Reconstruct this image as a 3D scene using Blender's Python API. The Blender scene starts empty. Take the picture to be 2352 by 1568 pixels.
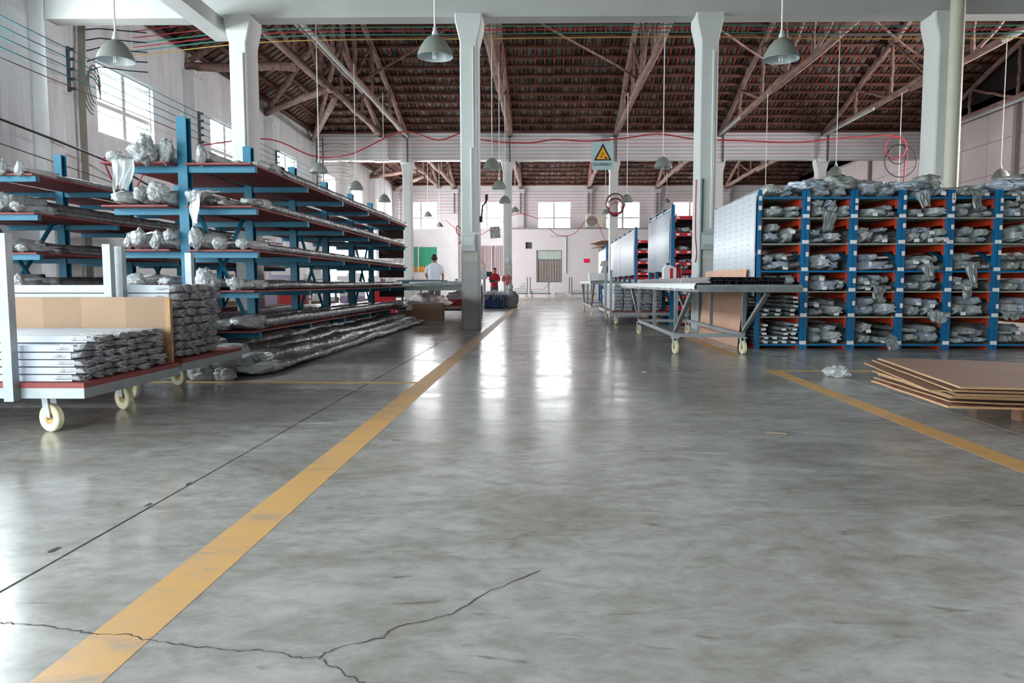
import bpy, bmesh, math, random
from mathutils import Vector, Matrix, noise as mnoise
PI = math.pi
sc = bpy.context.scene
C = sc.collection

# ------------------------------------------------------------------ camera
# building axes: +Y runs down the aisle, +X to the right, floor z = 0
cam_d = bpy.data.cameras.new('camera')
cam = bpy.data.objects.new('camera', cam_d); C.objects.link(cam)
cam_d.sensor_fit = 'HORIZONTAL'; cam_d.sensor_width = 36.0
cam_d.lens = 36.0 * 1700.0 / 2352.0
cam_d.shift_x = -52.0 / 2352.0
cam_d.clip_start = 0.05; cam_d.clip_end = 300
cam.location = (0, 0, 0.9)
cam.rotation_euler = (math.radians(90 - 4.507), 0, math.radians(0.806))
sc.camera = cam

# ------------------------------------------------------------------ exposure
sc.view_settings.view_transform = 'Standard'
sc.view_settings.look = 'None'
sc.view_settings.gamma = 1.0
sc.view_settings.use_curve_mapping = False
sc.view_settings.exposure = 0.15

# ------------------------------------------------------------------ world: bright overcast sky
world = bpy.data.worlds.new('overcast'); sc.world = world
world.use_nodes = True
_bg = world.node_tree.nodes['Background']
_bg.inputs[0].default_value = (0.86, 0.95, 1.0, 1)
_bg.inputs[1].default_value = 12.0

# daylight entering through the openings of the hall
def day(name, loc, sx, sy, direction, power, color):
    d = bpy.data.lights.new(name, 'AREA'); d.shape = 'RECTANGLE'; d.size = sx; d.size_y = sy
    d.energy = power; d.color = color
    o = bpy.data.objects.new(name, d); C.objects.link(o); o.location = loc
    o.rotation_euler = Vector(direction).to_track_quat('-Z', 'Z' if abs(direction[2]) < .5 else 'Y').to_euler()
    return o
COOL = (0.86, 0.96, 1.0); WARM = (1.0, 0.93, 0.93)
WIN_L1 = [(16.75, 19.15), (22.4, 24.7), (27.9, 30.1)]
WIN_L2 = [(33.4, 35.6), (38.6, 40.8), (43.9, 46.1)]
for a, b in WIN_L1: day('daylight_window', (-10.32, (a + b) / 2, 5.07), b - a, 1.6, (1, 0, 0), 650, COOL)
for a, b in WIN_L2: day('daylight_window', (-10.32, (a + b) / 2, 5.07), b - a, 1.6, (1, 0, 0), 350, WARM)
WIN_FAR = [(-9.3, -7.1), (-4.95, -2.75), (-0.5, 1.67), (4.0, 6.2), (8.4, 10.6)]
for a, b in WIN_FAR: day('daylight_window', ((a + b) / 2, 49.62, 5.33), b - a, 1.75, (0, -1, 0), 110, WARM)
# wide loading doors in the left wall: hall two and beside the aisle of hall one
DOORS_L = [(34.0, 37.6, 3.1), (39.4, 43.4, 3.1)]
for a, b, h in DOORS_L: day('daylight_door', (-10.35, (a + b) / 2, h / 2), b - a, h, (1, 0, 0), 800, WARM)
day('daylight_door', (-10.35, 2.5, 1.9), 5.0, 3.6, (1, 0, 0), 150, COOL)
WIN_L0 = [(5.6, 7.9), (11.1, 13.4)]
for a, b in WIN_L0: day('daylight_window', (-10.32, (a + b) / 2, 5.07), b - a, 1.6, (1, 0, 0), 1200, COOL)
# unseen right wall windows, added to brighten the left wall and middle beam
WIN_R_ADDED = [(15.6, 17.9), (18.6, 20.9), (21.4, 23.7)]
for a, b in WIN_R_ADDED: day('daylight_window', (16.75, (a + b) / 2, 5.07), b - a, 1.6, (-1, 0, 0), 1350, WARM)
sc.cycles.diffuse_bounces = 5; sc.cycles.glossy_bounces = 3; sc.cycles.max_bounces = 8

# ------------------------------------------------------------------ materials
def lin(h):
    h = h.lstrip('#'); r = [int(h[i:i+2], 16) / 255 for i in (0, 2, 4)]
    return tuple(c / 12.92 if c <= .04045 else ((c + .055) / 1.055) ** 2.4 for c in r)
MATS = {}
def mat(name, col, rough=.6, metal=0.0, var=.0, vscale=4.0, col2=None, bump=0.0, bscale=30.0, stretch=(1, 1, 1),
        spec=.5, alpha=None, trans=None, coord='Object', emit=None):
    """procedural principled material; col2 is mixed in by noise"""
    if name in MATS: return MATS[name]
    m = bpy.data.materials.new(name); MATS[name] = m; m.use_nodes = True
    nt = m.node_tree; N = nt.nodes; L = nt.links; b = N['Principled BSDF']
    c = lin(col) if isinstance(col, str) else col
    b.inputs['Roughness'].default_value = rough; b.inputs['Metallic'].default_value = metal
    b.inputs['Specular IOR Level'].default_value = spec
    b.inputs['Base Color'].default_value = (*c, 1)
    tc = mp = None
    if var or col2 or bump:
        tc = N.new('ShaderNodeTexCoord'); mp = N.new('ShaderNodeMapping'); mp.inputs['Scale'].default_value = stretch
        L.new(tc.outputs[coord], mp.inputs[0])
    if var or col2:
        n = N.new('ShaderNodeTexNoise'); n.inputs['Scale'].default_value = vscale; n.inputs['Detail'].default_value = 5
        n.inputs['Roughness'].default_value = .62
        L.new(mp.outputs[0], n.inputs[0])
        r = N.new('ShaderNodeValToRGB'); r.color_ramp.elements[0].position = .32; r.color_ramp.elements[1].position = .68
        c2 = lin(col2) if col2 else tuple(x * (1 - var) for x in c)
        c1 = c if col2 else tuple(min(1, x * (1 + var * .6)) for x in c)
        r.color_ramp.elements[0].color = (*c2, 1); r.color_ramp.elements[1].color = (*c1, 1)
        L.new(n.outputs['Fac'], r.inputs[0]); L.new(r.outputs[0], b.inputs['Base Color'])
    if bump:
        n2 = N.new('ShaderNodeTexNoise'); n2.inputs['Scale'].default_value = bscale; n2.inputs['Detail'].default_value = 3
        L.new(mp.outputs[0], n2.inputs[0])
        bp = N.new('ShaderNodeBump'); bp.inputs['Strength'].default_value = bump; bp.inputs['Distance'].default_value = .02
        L.new(n2.outputs['Fac'], bp.inputs['Height']); L.new(bp.outputs[0], b.inputs['Normal'])
    if alpha is not None: b.inputs['Alpha'].default_value = alpha
    if trans is not None: b.inputs['Transmission Weight'].default_value = trans
    if emit: b.inputs['Emission Color'].default_value = (*c, 1); b.inputs['Emission Strength'].default_value = emit
    return m

# ------------------------------------------------------------------ mesh building
class MB:
    def __init__(s): s.v = []; s.f = []; s.mi = []; s.m = 0
    def add(s, vs, fs):
        n = len(s.v); s.v += [tuple(p) for p in vs]; s.f += [tuple(i + n for i in f) for f in fs]; s.mi += [s.m] * len(fs); return s
    def box(s, x0, x1, y0, y1, z0, z1, M=None, cut=0.0):
        vs = [Vector((x, y, z)) for z in (z0, z1) for y in (y0, y1) for x in (x0, x1)]
        if M is not None: vs = [M @ p for p in vs]
        return s.add(vs, [(0, 2, 3, 1), (4, 5, 7, 6), (0, 1, 5, 4), (1, 3, 7, 5), (3, 2, 6, 7), (2, 0, 4, 6)])
    def cbox(s, c, d, rz=0.0, M=None):
        R = Matrix.Translation(c) @ Matrix.Rotation(rz, 4, 'Z')
        if M is not None: R = M @ R
        return s.box(-d[0]/2, d[0]/2, -d[1]/2, d[1]/2, -d[2]/2, d[2]/2, R)
    def bar(s, p, q, w, h, up=(0, 0, 1)):
        p = Vector(p); q = Vector(q); a = (q - p); l = a.length; a.normalize(); u = Vector(up)
        if abs(a.dot(u)) > .98: u = Vector((0, 1, 0))
        r = a.cross(u).normalized(); u = r.cross(a)
        vs = [o + r * (i * w / 2) + u * (j * h / 2) for o in (p, q) for i, j in ((-1, -1), (1, -1), (1, 1), (-1, 1))]
        return s.add(vs, [(0, 1, 2, 3), (7, 6, 5, 4), (0, 4, 5, 1), (1, 5, 6, 2), (2, 6, 7, 3), (3, 7, 4, 0)])
    def tube(s, pts, r, seg=6, cap=True, wob=0.0, seed=0, closed=False):
        pts = [Vector(p) for p in pts]; n = len(pts); rs = r if isinstance(r, (list, tuple)) else [r] * n
        rnd = random.Random(seed); base = len(s.v); prev = None; vs = []
        for i, p in enumerate(pts):
            a = (pts[min(i + 1, n - 1)] - pts[max(i - 1, 0)])
            if a.length < 1e-9: a = Vector((0, 0, 1))
            a.normalize()
            if prev is None:
                prev = a.cross(Vector((0, 0, 1)));
                if prev.length < .05: prev = a.cross(Vector((0, 1, 0)))
            u = (prev - a * prev.dot(a)).normalized(); prev = u; w = a.cross(u)
            for k in range(seg):
                t = 2 * PI * k / seg; rr = rs[i] * (1 + (rnd.uniform(-wob, wob) if wob else 0))
                vs.append(p + u * (rr * math.cos(t)) + w * (rr * math.sin(t)))
        fs = []
        for i in range(n - 1):
            for k in range(seg):
                fs.append((i*seg+k, i*seg+(k+1) % seg, (i+1)*seg+(k+1) % seg, (i+1)*seg+k))
        if cap: fs += [tuple(range(seg))[::-1], tuple((n-1)*seg+k for k in range(seg))]
        return s.add(vs, fs)
    def lathe(s, prof, seg=20, M=None, cap=False):
        vs = []; fs = []; n = len(prof)
        for r, z in prof:
            for k in range(seg):
                t = 2 * PI * k / seg; p = Vector((r * math.cos(t), r * math.sin(t), z)); vs.append(M @ p if M is not None else p)
        for i in range(n - 1):
            for k in range(seg): fs.append((i*seg+k, i*seg+(k+1) % seg, (i+1)*seg+(k+1) % seg, (i+1)*seg+k))
        if cap: fs += [tuple(range(seg))[::-1], tuple((n-1)*seg+k for k in range(seg))]
        return s.add(vs, fs)
    def poly(s, pts, ext):
        """flat polygon pts extruded by vector ext"""
        n = len(pts); e = Vector(ext); vs = [Vector(p) for p in pts] + [Vector(p) + e for p in pts]
        fs = [tuple(range(n))[::-1], tuple(range(n, 2*n))] + [(i, (i+1) % n, n+(i+1) % n, n+i) for i in range(n)]
        return s.add(vs, fs)
    def mesh(s, name, mats, smooth=False, auto=None):
        me = bpy.data.meshes.new(name); me.from_pydata([tuple(p) for p in s.v], [], s.f)
        for m in (mats if isinstance(mats, (list, tuple)) else [mats]): me.materials.append(m)
        if any(s.mi): me.polygons.foreach_set('material_index', s.mi)
        bm = bmesh.new(); bm.from_mesh(me); bmesh.ops.recalc_face_normals(bm, faces=bm.faces); bm.to_mesh(me); bm.free()
        if smooth:
            me.polygons.foreach_set('use_smooth', [True] * len(me.polygons))
            if smooth != 'all': me.set_sharp_from_angle(angle=math.radians(40))
        me.update(); return me
def tag(o, label=None, cat=None, group=None, kind=None):
    if label: o['label'] = label
    if cat: o['category'] = cat
    if group: o['group'] = group
    if kind: o['kind'] = kind
    return o
def link(name, me, parent=None, loc=None, rot=None, scale=None):
    o = bpy.data.objects.new(name, me); C.objects.link(o)
    if parent is not None: o.parent = parent
    if loc is not None: o.location = loc
    if rot is not None: o.rotation_euler = rot
    if scale is not None: o.scale = scale
    return o
def obj(name, mb, m, parent=None, loc=None, rot=None, smooth=False):
    return link(name, mb.mesh(name, m, smooth), parent, loc, rot)
def thing(name, label, cat, loc=(0, 0, 0), rz=0.0, group=None):
    o = link(name, None, None, loc, (0, 0, rz)); o.empty_display_size = .1
    return tag(o, label, cat, group)
def struct(name, mb, m, label=None, parent=None, smooth=False):
    o = obj(name, mb, m, parent, smooth=smooth)
    if parent is None: tag(o, label, None, None, 'structure')
    return o
KIDS = {}
def dup(root, loc, rz=None, label=None, group=None, kids=None):
    def cp(o, par):
        c = o.copy(); C.objects.link(c); c.parent = par
        for ch in kids_of(o): cp(ch, c)
        return c
    r = cp(root, None); r.location = loc
    if rz is not None: r.rotation_euler = (0, 0, rz)
    if label: r['label'] = label
    if group: r['group'] = group
    return r
def kids_of(o): return [c for c in C.objects if c.parent == o] if o.name not in KIDS else KIDS[o.name]
def fix_kids(root):
    """remember the children of a thing that will be copied often"""
    def rec(o):
        KIDS[o.name] = [c for c in o.children]
        for c in KIDS[o.name]: rec(c)
    bpy.context.view_layer.update(); rec(root)
def nz(x, y=0.0, z=0.0): return mnoise.noise((x, y, z))
ORD = ['first', 'second', 'third', 'fourth', 'fifth', 'sixth', 'seventh', 'eighth', 'ninth', 'tenth']
# ------------------------------------------------------------------ the palette
def concrete_floor():
    m = bpy.data.materials.new('polished_concrete'); m.use_nodes = True; nt = m.node_tree; N = nt.nodes; L = nt.links
    b = N['Principled BSDF']; tc = N.new('ShaderNodeTexCoord')
    def noise(scale, stretch, detail=5, rough=.6, dist=0):
        mp = N.new('ShaderNodeMapping'); mp.inputs['Scale'].default_value = stretch; L.new(tc.outputs['Object'], mp.inputs[0])
        n = N.new('ShaderNodeTexNoise'); n.inputs['Scale'].default_value = scale; n.inputs['Detail'].default_value = detail
        n.inputs['Roughness'].default_value = rough; n.inputs['Distortion'].default_value = dist
        L.new(mp.outputs[0], n.inputs[0]); return n.outputs['Fac']
    def ramp(f, a, c1, p, c2):
        r = N.new('ShaderNodeValToRGB'); r.color_ramp.elements[0].position = a; r.color_ramp.elements[1].position = p
        r.color_ramp.elements[0].color = (*c1, 1); r.color_ramp.elements[1].color = (*c2, 1); L.new(f, r.inputs[0]); return r.outputs[0]
    def mix(f, a, c, mode='MULTIPLY', fac=1.0):
        x = N.new('ShaderNodeMix'); x.data_type = 'RGBA'; x.blend_type = mode; x.inputs[0].default_value = fac
        if f is not None: L.new(f, x.inputs[0])
        L.new(a, x.inputs[6]); L.new(c, x.inputs[7]); return x.outputs[2]
    base = ramp(noise(.55, (1, 1, 1), 6, .65, .6), .3, lin('#b0afab'), .7, lin('#cbcbc6'))
    smear = ramp(noise(1.3, (.9, 1.5, 1), 7, .68, .9), .34, lin('#d8d4ce'), .6, (1, 1, 1))
    fine = ramp(noise(9, (.8, 1.2, 1), 6, .7, .4), .3, lin('#d8d5d0'), .6, (1, 1, 1))
    scuff = ramp(noise(3.0, (1.0, 3.2, 1), 4, .55, 2.0), .25, lin('#cbc6c0'), .37, (1, 1, 1))
    c = mix(None, base, smear); c = mix(None, c, fine); c = mix(None, c, scuff)
    L.new(c, b.inputs['Base Color'])
    rr = N.new('ShaderNodeMapRange'); rr.inputs[1].default_value = .3; rr.inputs[2].default_value = .7
    rr.inputs[3].default_value = .11; rr.inputs[4].default_value = .30
    L.new(noise(1.2, (.6, 1.8, 1), 6, .7, .8), rr.inputs[0]); L.new(rr.outputs[0], b.inputs['Roughness'])
    bp = N.new('ShaderNodeBump'); bp.inputs['Strength'].default_value = .05; bp.inputs['Distance'].default_value = .02
    L.new(noise(3.5, (1, 1, 1), 4, .6), bp.inputs['Height']); L.new(bp.outputs[0], b.inputs['Normal'])
    b.inputs['Specular IOR Level'].default_value = .26
    return m
M_FLOOR = concrete_floor()
def worn_paint():
    m = bpy.data.materials.new('worn_yellow_paint'); m.use_nodes = True; nt = m.node_tree; N = nt.nodes; L = nt.links
    b = N['Principled BSDF']; tc = N.new('ShaderNodeTexCoord'); mp = N.new('ShaderNodeMapping'); mp.inputs['Scale'].default_value = (1, 2.2, 1)
    L.new(tc.outputs['Object'], mp.inputs[0])
    n = N.new('ShaderNodeTexNoise'); n.inputs['Scale'].default_value = 2.4; n.inputs['Detail'].default_value = 8; n.inputs['Roughness'].default_value = .7
    n.inputs['Distortion'].default_value = 1.0
    L.new(mp.outputs[0], n.inputs[0]); r = N.new('ShaderNodeValToRGB'); e = r.color_ramp.elements
    e[0].position = .30; e[0].color = (*lin('#a89f92'), 1); e[1].position = .46; e[1].color = (*lin('#deb074'), 1)
    x = r.color_ramp.elements.new(.62); x.color = (*lin('#e6b56c'), 1); x = r.color_ramp.elements.new(.75); x.color = (*lin('#d09548'), 1)
    L.new(n.outputs['Fac'], r.inputs[0]); L.new(r.outputs[0], b.inputs['Base Color']); b.inputs['Roughness'].default_value = .45
    return m
M_YEL = worn_paint()
M_WALL = mat('whitewash', '#dcdadb', .85, var=.10, vscale=.7, bump=.05, bscale=18)
def stained_wall():
    """whitewashed wall, dark weather streaks running down under the windows"""
    m = bpy.data.materials.new('stained_whitewash'); m.use_nodes = True; nt = m.node_tree; N = nt.nodes; L = nt.links
    b = N['Principled BSDF']; b.inputs['Roughness'].default_value = .9; tc = N.new('ShaderNodeTexCoord')
    def nse(scale, st, d=6):
        mp = N.new('ShaderNodeMapping'); mp.inputs['Scale'].default_value = st; L.new(tc.outputs['Object'], mp.inputs[0])
        n = N.new('ShaderNodeTexNoise'); n.inputs['Scale'].default_value = scale; n.inputs['Detail'].default_value = d; n.inputs['Roughness'].default_value = .65
        L.new(mp.outputs[0], n.inputs[0]); return n.outputs['Fac']
    def ramp(f, a, c1, p, c2):
        r = N.new('ShaderNodeValToRGB'); r.color_ramp.elements[0].position = a; r.color_ramp.elements[1].position = p
        r.color_ramp.elements[0].color = (*c1, 1); r.color_ramp.elements[1].color = (*c2, 1); L.new(f, r.inputs[0]); return r.outputs[0]
    a = ramp(nse(.8, (1, 1, 1)), .3, lin('#d9dadc'), .65, lin('#ebecee'))
    s = ramp(nse(2.2, (1, 1.6, .16), 5), .30, lin('#b5b2b0'), .5, (1, 1, 1))
    x = N.new('ShaderNodeMix'); x.data_type = 'RGBA'; x.blend_type = 'MULTIPLY'; x.inputs[0].default_value = .4
    L.new(a, x.inputs[6]); L.new(s, x.inputs[7]); L.new(x.outputs[2], b.inputs['Base Color']); return m
M_SWALL = stained_wall()
M_COL = mat('painted_concrete', '#cccfcc', .75, var=.06, vscale=1.5, bump=.06, bscale=25)
M_BEAM = mat('dusty_dimmed_concrete', '#b6b9b5', .8, var=.08, vscale=.8, bump=.05, bscale=20)  # dusty tone darkened further: the beam's weaker light is put into the colour
M_PINK = mat('pale_panel', '#cdbfbf', .8, var=.05, vscale=1.2)
M_SEAM = mat('panel_seam', '#a59a9a', .9)
M_PART = mat('partition_plaster', '#d8d2d3', .85, var=.06, vscale=.8)
M_WFRAME = mat('window_frame', '#d5d3d2', .6)
M_SLAT = mat('louvre_glass', '#c9d6d3', .25)
M_LOG = mat('old_timber', '#a3877c', .8, col2='#6e524b', vscale=3, stretch=(3, .6, 3), bump=.2, bscale=20)
M_LOGD = mat('dark_timber', '#74493c', .85, col2='#4a302a', vscale=3, stretch=(.6, 3, 3), bump=.2, bscale=20)
M_RAFT = mat('rafter_wood', '#b0552e', .8, col2='#40251d', vscale=1.8)
M_TILE = mat('roof_tile', '#858583', .7, col2='#4a4242', vscale=3.0)
M_TILE2 = mat('roof_tile_dark', '#4f4747', .8, col2='#332b2a', vscale=3.0)
M_BLUE = mat('blue_steel', '#086a9a', .45, var=.12, vscale=3)
M_TEAL = mat('teal_steel', '#0d7594', .45, var=.12, vscale=3)
M_ORANGE = mat('orange_steel', '#c23c1a', .5, var=.1)
M_RED = mat('red_steel', '#c5202c', .45, var=.08)
M_PLY = mat('red_plywood', '#8f3f3c', .6, var=.2, vscale=3, stretch=(3, .5, 3))
M_SHELF = mat('shelf_sheet', '#9ea795', .5, var=.15)
M_STEEL = mat('galvanised', '#9aa1a3', .5, .6, var=.12, vscale=6)
M_STEELD = mat('raw_steel', '#7f8688', .45, .6, var=.2, vscale=5)
M_GREYP = mat('grey_paint_steel', '#b8bfbe', .5, .2, var=.08)
M_WHEEL = mat('cream_nylon', '#dcd6b2', .45, var=.06)
M_BRASSY = mat('wheel_hub', '#b89a5c', .5)
M_CARD = mat('cardboard', '#a3886f', .8, var=.08, vscale=2)
M_CARDD = mat('brown_cardboard', '#8d6b55', .8, var=.08, vscale=2)
M_CARDE = mat('cardboard_edge', '#b8946c', .85, var=.2, vscale=40)
M_WHITEP = mat('white_profile', '#bfc8d2', .35, var=.04)
M_DARKP = mat('dark_profile', '#5c5a60', .35, .1, var=.25, vscale=2, stretch=(4, .3, 4))
M_PLASTIC = mat('clear_wrap', '#c3c9c8', .22, var=.3, vscale=7, bump=.5, bscale=22, spec=.6)
M_PLASTICD = mat('grey_wrap', '#8f9294', .2, col2='#5c5d61', vscale=6, bump=.9, bscale=14, spec=.7)
M_WRAPEND = mat('wrapped_end', '#bcbfc3', .2, col2='#85888c', vscale=14, bump=.6, bscale=40, spec=.7)
M_FILM = mat('plastic_film', '#e3e7e6', .25, var=.1, vscale=8, bump=.4, bscale=14, alpha=.72, spec=.6)
M_BLACK = mat('black_plastic', '#14171a', .5)
M_BLKP = mat('black_profile', '#26292b', .3, .5)
M_PAPER = mat('paper', '#e9e9e8', .7)
M_PIPE = mat('conduit', '#c9d2cf', .4)
M_PVC = mat('cream_pvc', '#c9c7b4', .45, var=.05)
M_WRED = mat('red_wire', '#a82a36', .5); M_WGRN = mat('green_wire', '#2c8f7c', .5); M_WYEL = mat('yellow_wire', '#b89a4a', .5)
M_WGRY = mat('grey_wire', '#5c5458', .6); M_WBLK = mat('black_cable', '#22262b', .5); M_WTEAL = mat('teal_wire', '#27808a', .5)
M_SHADE = mat('lamp_enamel', '#8f948c', .35, .2)
M_SHADEIN = mat('lamp_enamel_white', '#d5e2e4', .3)
M_BULB = mat('lamp_tube', '#e8efee', .2)
M_GLASS = mat('window_glass', '#e9f1ee', .05, alpha=.12)
# ================================================================== SETTING
XL, XR, YN, YA, YB, YF = -10.0, 16.3, -4.0, 14.7, 32.2, 49.2
EAVE, RISE = 7.35, 2.6
# ---- floor: sub-base plus two slabs with an open joint between them
floor = struct('floor', MB().box(XL - .3, XR + .3, YN, YF + .4, -.2, -.05), mat('joint_dirt', '#1c1a19', .95), 'grey polished concrete factory floor')
yard = struct('ground', MB().box(-40, 40, -40, YN - .26, -.2, -.02), mat('yard_concrete', '#8d8b85', .9), 'unseen concrete yard added outside the loading gate to dim the beam')  # unseen; added to dim the light reaching the beam through the gate
JX = -1.592
struct('slab', MB().box(XL - .3, JX - .006, YN, YF + .4, -.049, 0), M_FLOOR, parent=floor)
struct('slab', MB().box(JX + .006, 2.834, YN, YF + .4, -.049, 0), M_FLOOR, parent=floor)
struct('slab', MB().box(2.846, XR + .3, YN, YF + .4, -.049, 0), M_FLOOR, parent=floor)
struct('joint_filler', MB().box(2.834, 2.846, YN, YF + .4, -.049, -.001), mat('pale_filler', '#c4c2bb', .9, var=.25, vscale=12), parent=floor)
def ribbon(pts, w0, seed, name, m):
    rnd = random.Random(seed); P = []
    for (x0, y0), (x1, y1) in zip(pts, pts[1:]):
        for k in range(5):
            t = k / 5; P.append(Vector((x0 + (x1 - x0) * t + rnd.uniform(-.006, .006), y0 + (y1 - y0) * t + rnd.uniform(-.006, .006), .0012)))
    P.append(Vector((*pts[-1], .0012))); vs = []; fs = []
    for i, p in enumerate(P):
        a = (P[min(i + 1, len(P) - 1)] - P[max(0, i - 1)]).normalized(); n = Vector((-a.y, a.x, 0)); w = w0 * rnd.uniform(.35, 1.3)
        vs += [p + n * w, p - n * w]
    for i in range(len(P) - 1): fs.append((2*i, 2*i+1, 2*i+3, 2*i+2))
    o = obj(name, MB().add(vs, fs), m, floor)
CRK = mat('crack', '#4a4744', .95)
ribbon([(-1.55, 1.894), (-1.448, 1.883), (-1.398, 1.878), (-1.308, 1.869), (-1.209, 1.837), (-1.146, 1.818), (-1.076, 1.824), (-1.016, 1.797), (-0.939, 1.775), (-0.866, 1.761), (-0.76, 1.74), (-0.698, 1.748), (-0.624, 1.721), (-0.578, 1.711), (-0.543, 1.716), (-0.517, 1.755), (-0.411, 1.812), (-0.399, 1.86), (-0.306, 1.924), (-0.251, 1.951), (-0.155, 2.111), (-0.015, 2.262)], .0022, 1, 'crack', CRK)
ribbon([(-0.543, 1.716), (-0.517, 1.681), (-0.452, 1.633), (-0.415, 1.606), (-0.385, 1.562)], .0018, 2, 'crack', CRK)
ribbon([(-0.931, 4.851), (-0.549, 4.809), (-0.147, 4.769), (0.426, 4.838), (1.008, 4.878), (1.451, 4.916), (1.699, 4.795), (1.958, 4.738), (2.266, 4.803), (2.8, 4.776)], .004, 3, 'crack', mat('pale_crack', '#b4b1aa', .95))
# chips along the joint
for k, (cx, cy, s) in enumerate([(-1.60, 3.25, .03), (-1.615, 2.93, .03), (-1.60, 4.9, .02), (-1.66, 2.42, .035), (-1.585, 6.1, .02)]):
    r = random.Random(k); pts = [(cx + s * r.uniform(.5, 1) * math.cos(t) * .5, cy + s * r.uniform(.5, 1.2) * math.sin(t), .0006) for t in [i * PI / 4 for i in range(8)]]
    obj('chip', MB().poly(pts, (0, 0, .0008)), CRK, floor)
# ---- painted floor lines
def line(label, x0, x1, y0, y1):
    tag(obj('floor_marking', MB().box(x0, x1, y0, y1, .0002, .0008), M_YEL), label, 'floor line', 'yellow floor lines')
line('long worn yellow line painted along the left side of the aisle', -1.165, -1.0, .6, 30)
line('yellow line painted along the aisle beside the cardboard stack', 2.275, 2.42, 1.0, 7.66)
line('thin yellow cross line running under the crumpled bag', 2.42, 6.4, 7.56, 7.66)
line('short yellow cross line in front of the left shelving', -3.6, -1.165, 6.6, 6.70)
line('worn yellow line under the steel table trolley', 2.3, 2.44, 9.2, 13.6)
# ---- walls
def wall_grid(name, label, m, axis, p0, p1, us, zs, holes, parent=None):
    mb = MB(); us = sorted(set(us + [h[0] for h in holes] + [h[1] for h in holes])); zs = sorted(set(zs + [h[2] for h in holes] + [h[3] for h in holes]))
    for a, b in zip(us, us[1:]):
        run = None
        for c, d in zip(zs, zs[1:]):
            um, zm = (a + b) / 2, (c + d) / 2
            if any(h[0] < um < h[1] and h[2] < zm < h[3] for h in holes): continue
            if axis == 'X': mb.box(p0, p1, a, b, c, d)
            else: mb.box(a, b, p0, p1, c, d)
    return struct(name, mb, m, label, parent)
WZ0, WZ1 = 4.27, 5.87
holesL = [(a, b, WZ0, WZ1) for a, b in WIN_L0 + WIN_L1 + WIN_L2] + [(a, b, 0, h) for a, b, h in DOORS_L] + [(0, 5, 0, 3.7)]
wall_left = wall_grid('wall_left', 'tall whitewashed left wall with high louvred windows', M_SWALL, 'X', XL - .28, XL, [YN, YF], [0, EAVE], holesL)
# pilasters of the left wall
for k, y in enumerate((14.85, 21.0, 26.9, 32.3, 37.2, 42.8)):
    obj('pilaster', MB().box(XL - .01, XL + .3, y - .22, y + .22, 0, 6.75).box(XL - .01, XL + .36, y - .26, y + .26, 6.6, 6.75), M_SWALL, wall_left)
LOWWIN = [(-9.15, -7.1, 1.55, 3.35), (-4.3, -2.7, 1.3, 3.4)]
holesF = [(a, b, 4.45, 6.2) for a, b in WIN_FAR] + LOWWIN
wall_far = wall_grid('wall_far', 'white far end wall with a row of windows', M_WALL, 'Y', YF, YF + .28, [XL, XR], [0, EAVE], holesF)
for x in (-10 + .2, -5.95, -1.62, 2.82, 7.28, 11.8):
    obj('pilaster', MB().box(x - .22, x + .22, YF - .25, YF + .01, 0, 6.95).box(x - .28, x + .28, YF - .3, YF + .01, 6.8, 7.0), M_WALL, wall_far)
wall_right = wall_grid('wall_right', 'pale pink panelled right wall', M_SEAM, 'X', XR + .05, XR + .3, [YN, YF], [0, EAVE], [(a, b, WZ0, WZ1) for a, b in WIN_R_ADDED])
pm = MB().box(0, .06, -.83, .83, -.59, .59).mesh('panel', M_PINK)
for i in range(20):
    for j in range(6) if 14.6 + i * 1.68 > 23.6 else (): link('panel', pm, wall_right, (XR, 14.6 + i * 1.68 + .8, .62 + j * 1.2))
for y in (19.5, 26.2, 32.0, 37.8, 43.5):
    obj('steel_post', MB().box(XR - .16, XR + .02, y - .09, y + .09, 0, 7.25), mat('brown_grey_post', '#8d8586', .6), wall_right)
wall_near = wall_grid('wall_near', 'near end wall behind the camera with a wide loading gate', M_WALL, 'Y', YN - .25, YN, [XL, XR], [0, EAVE], [(-9.6, -1.6, 0, 4.4)])
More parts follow.
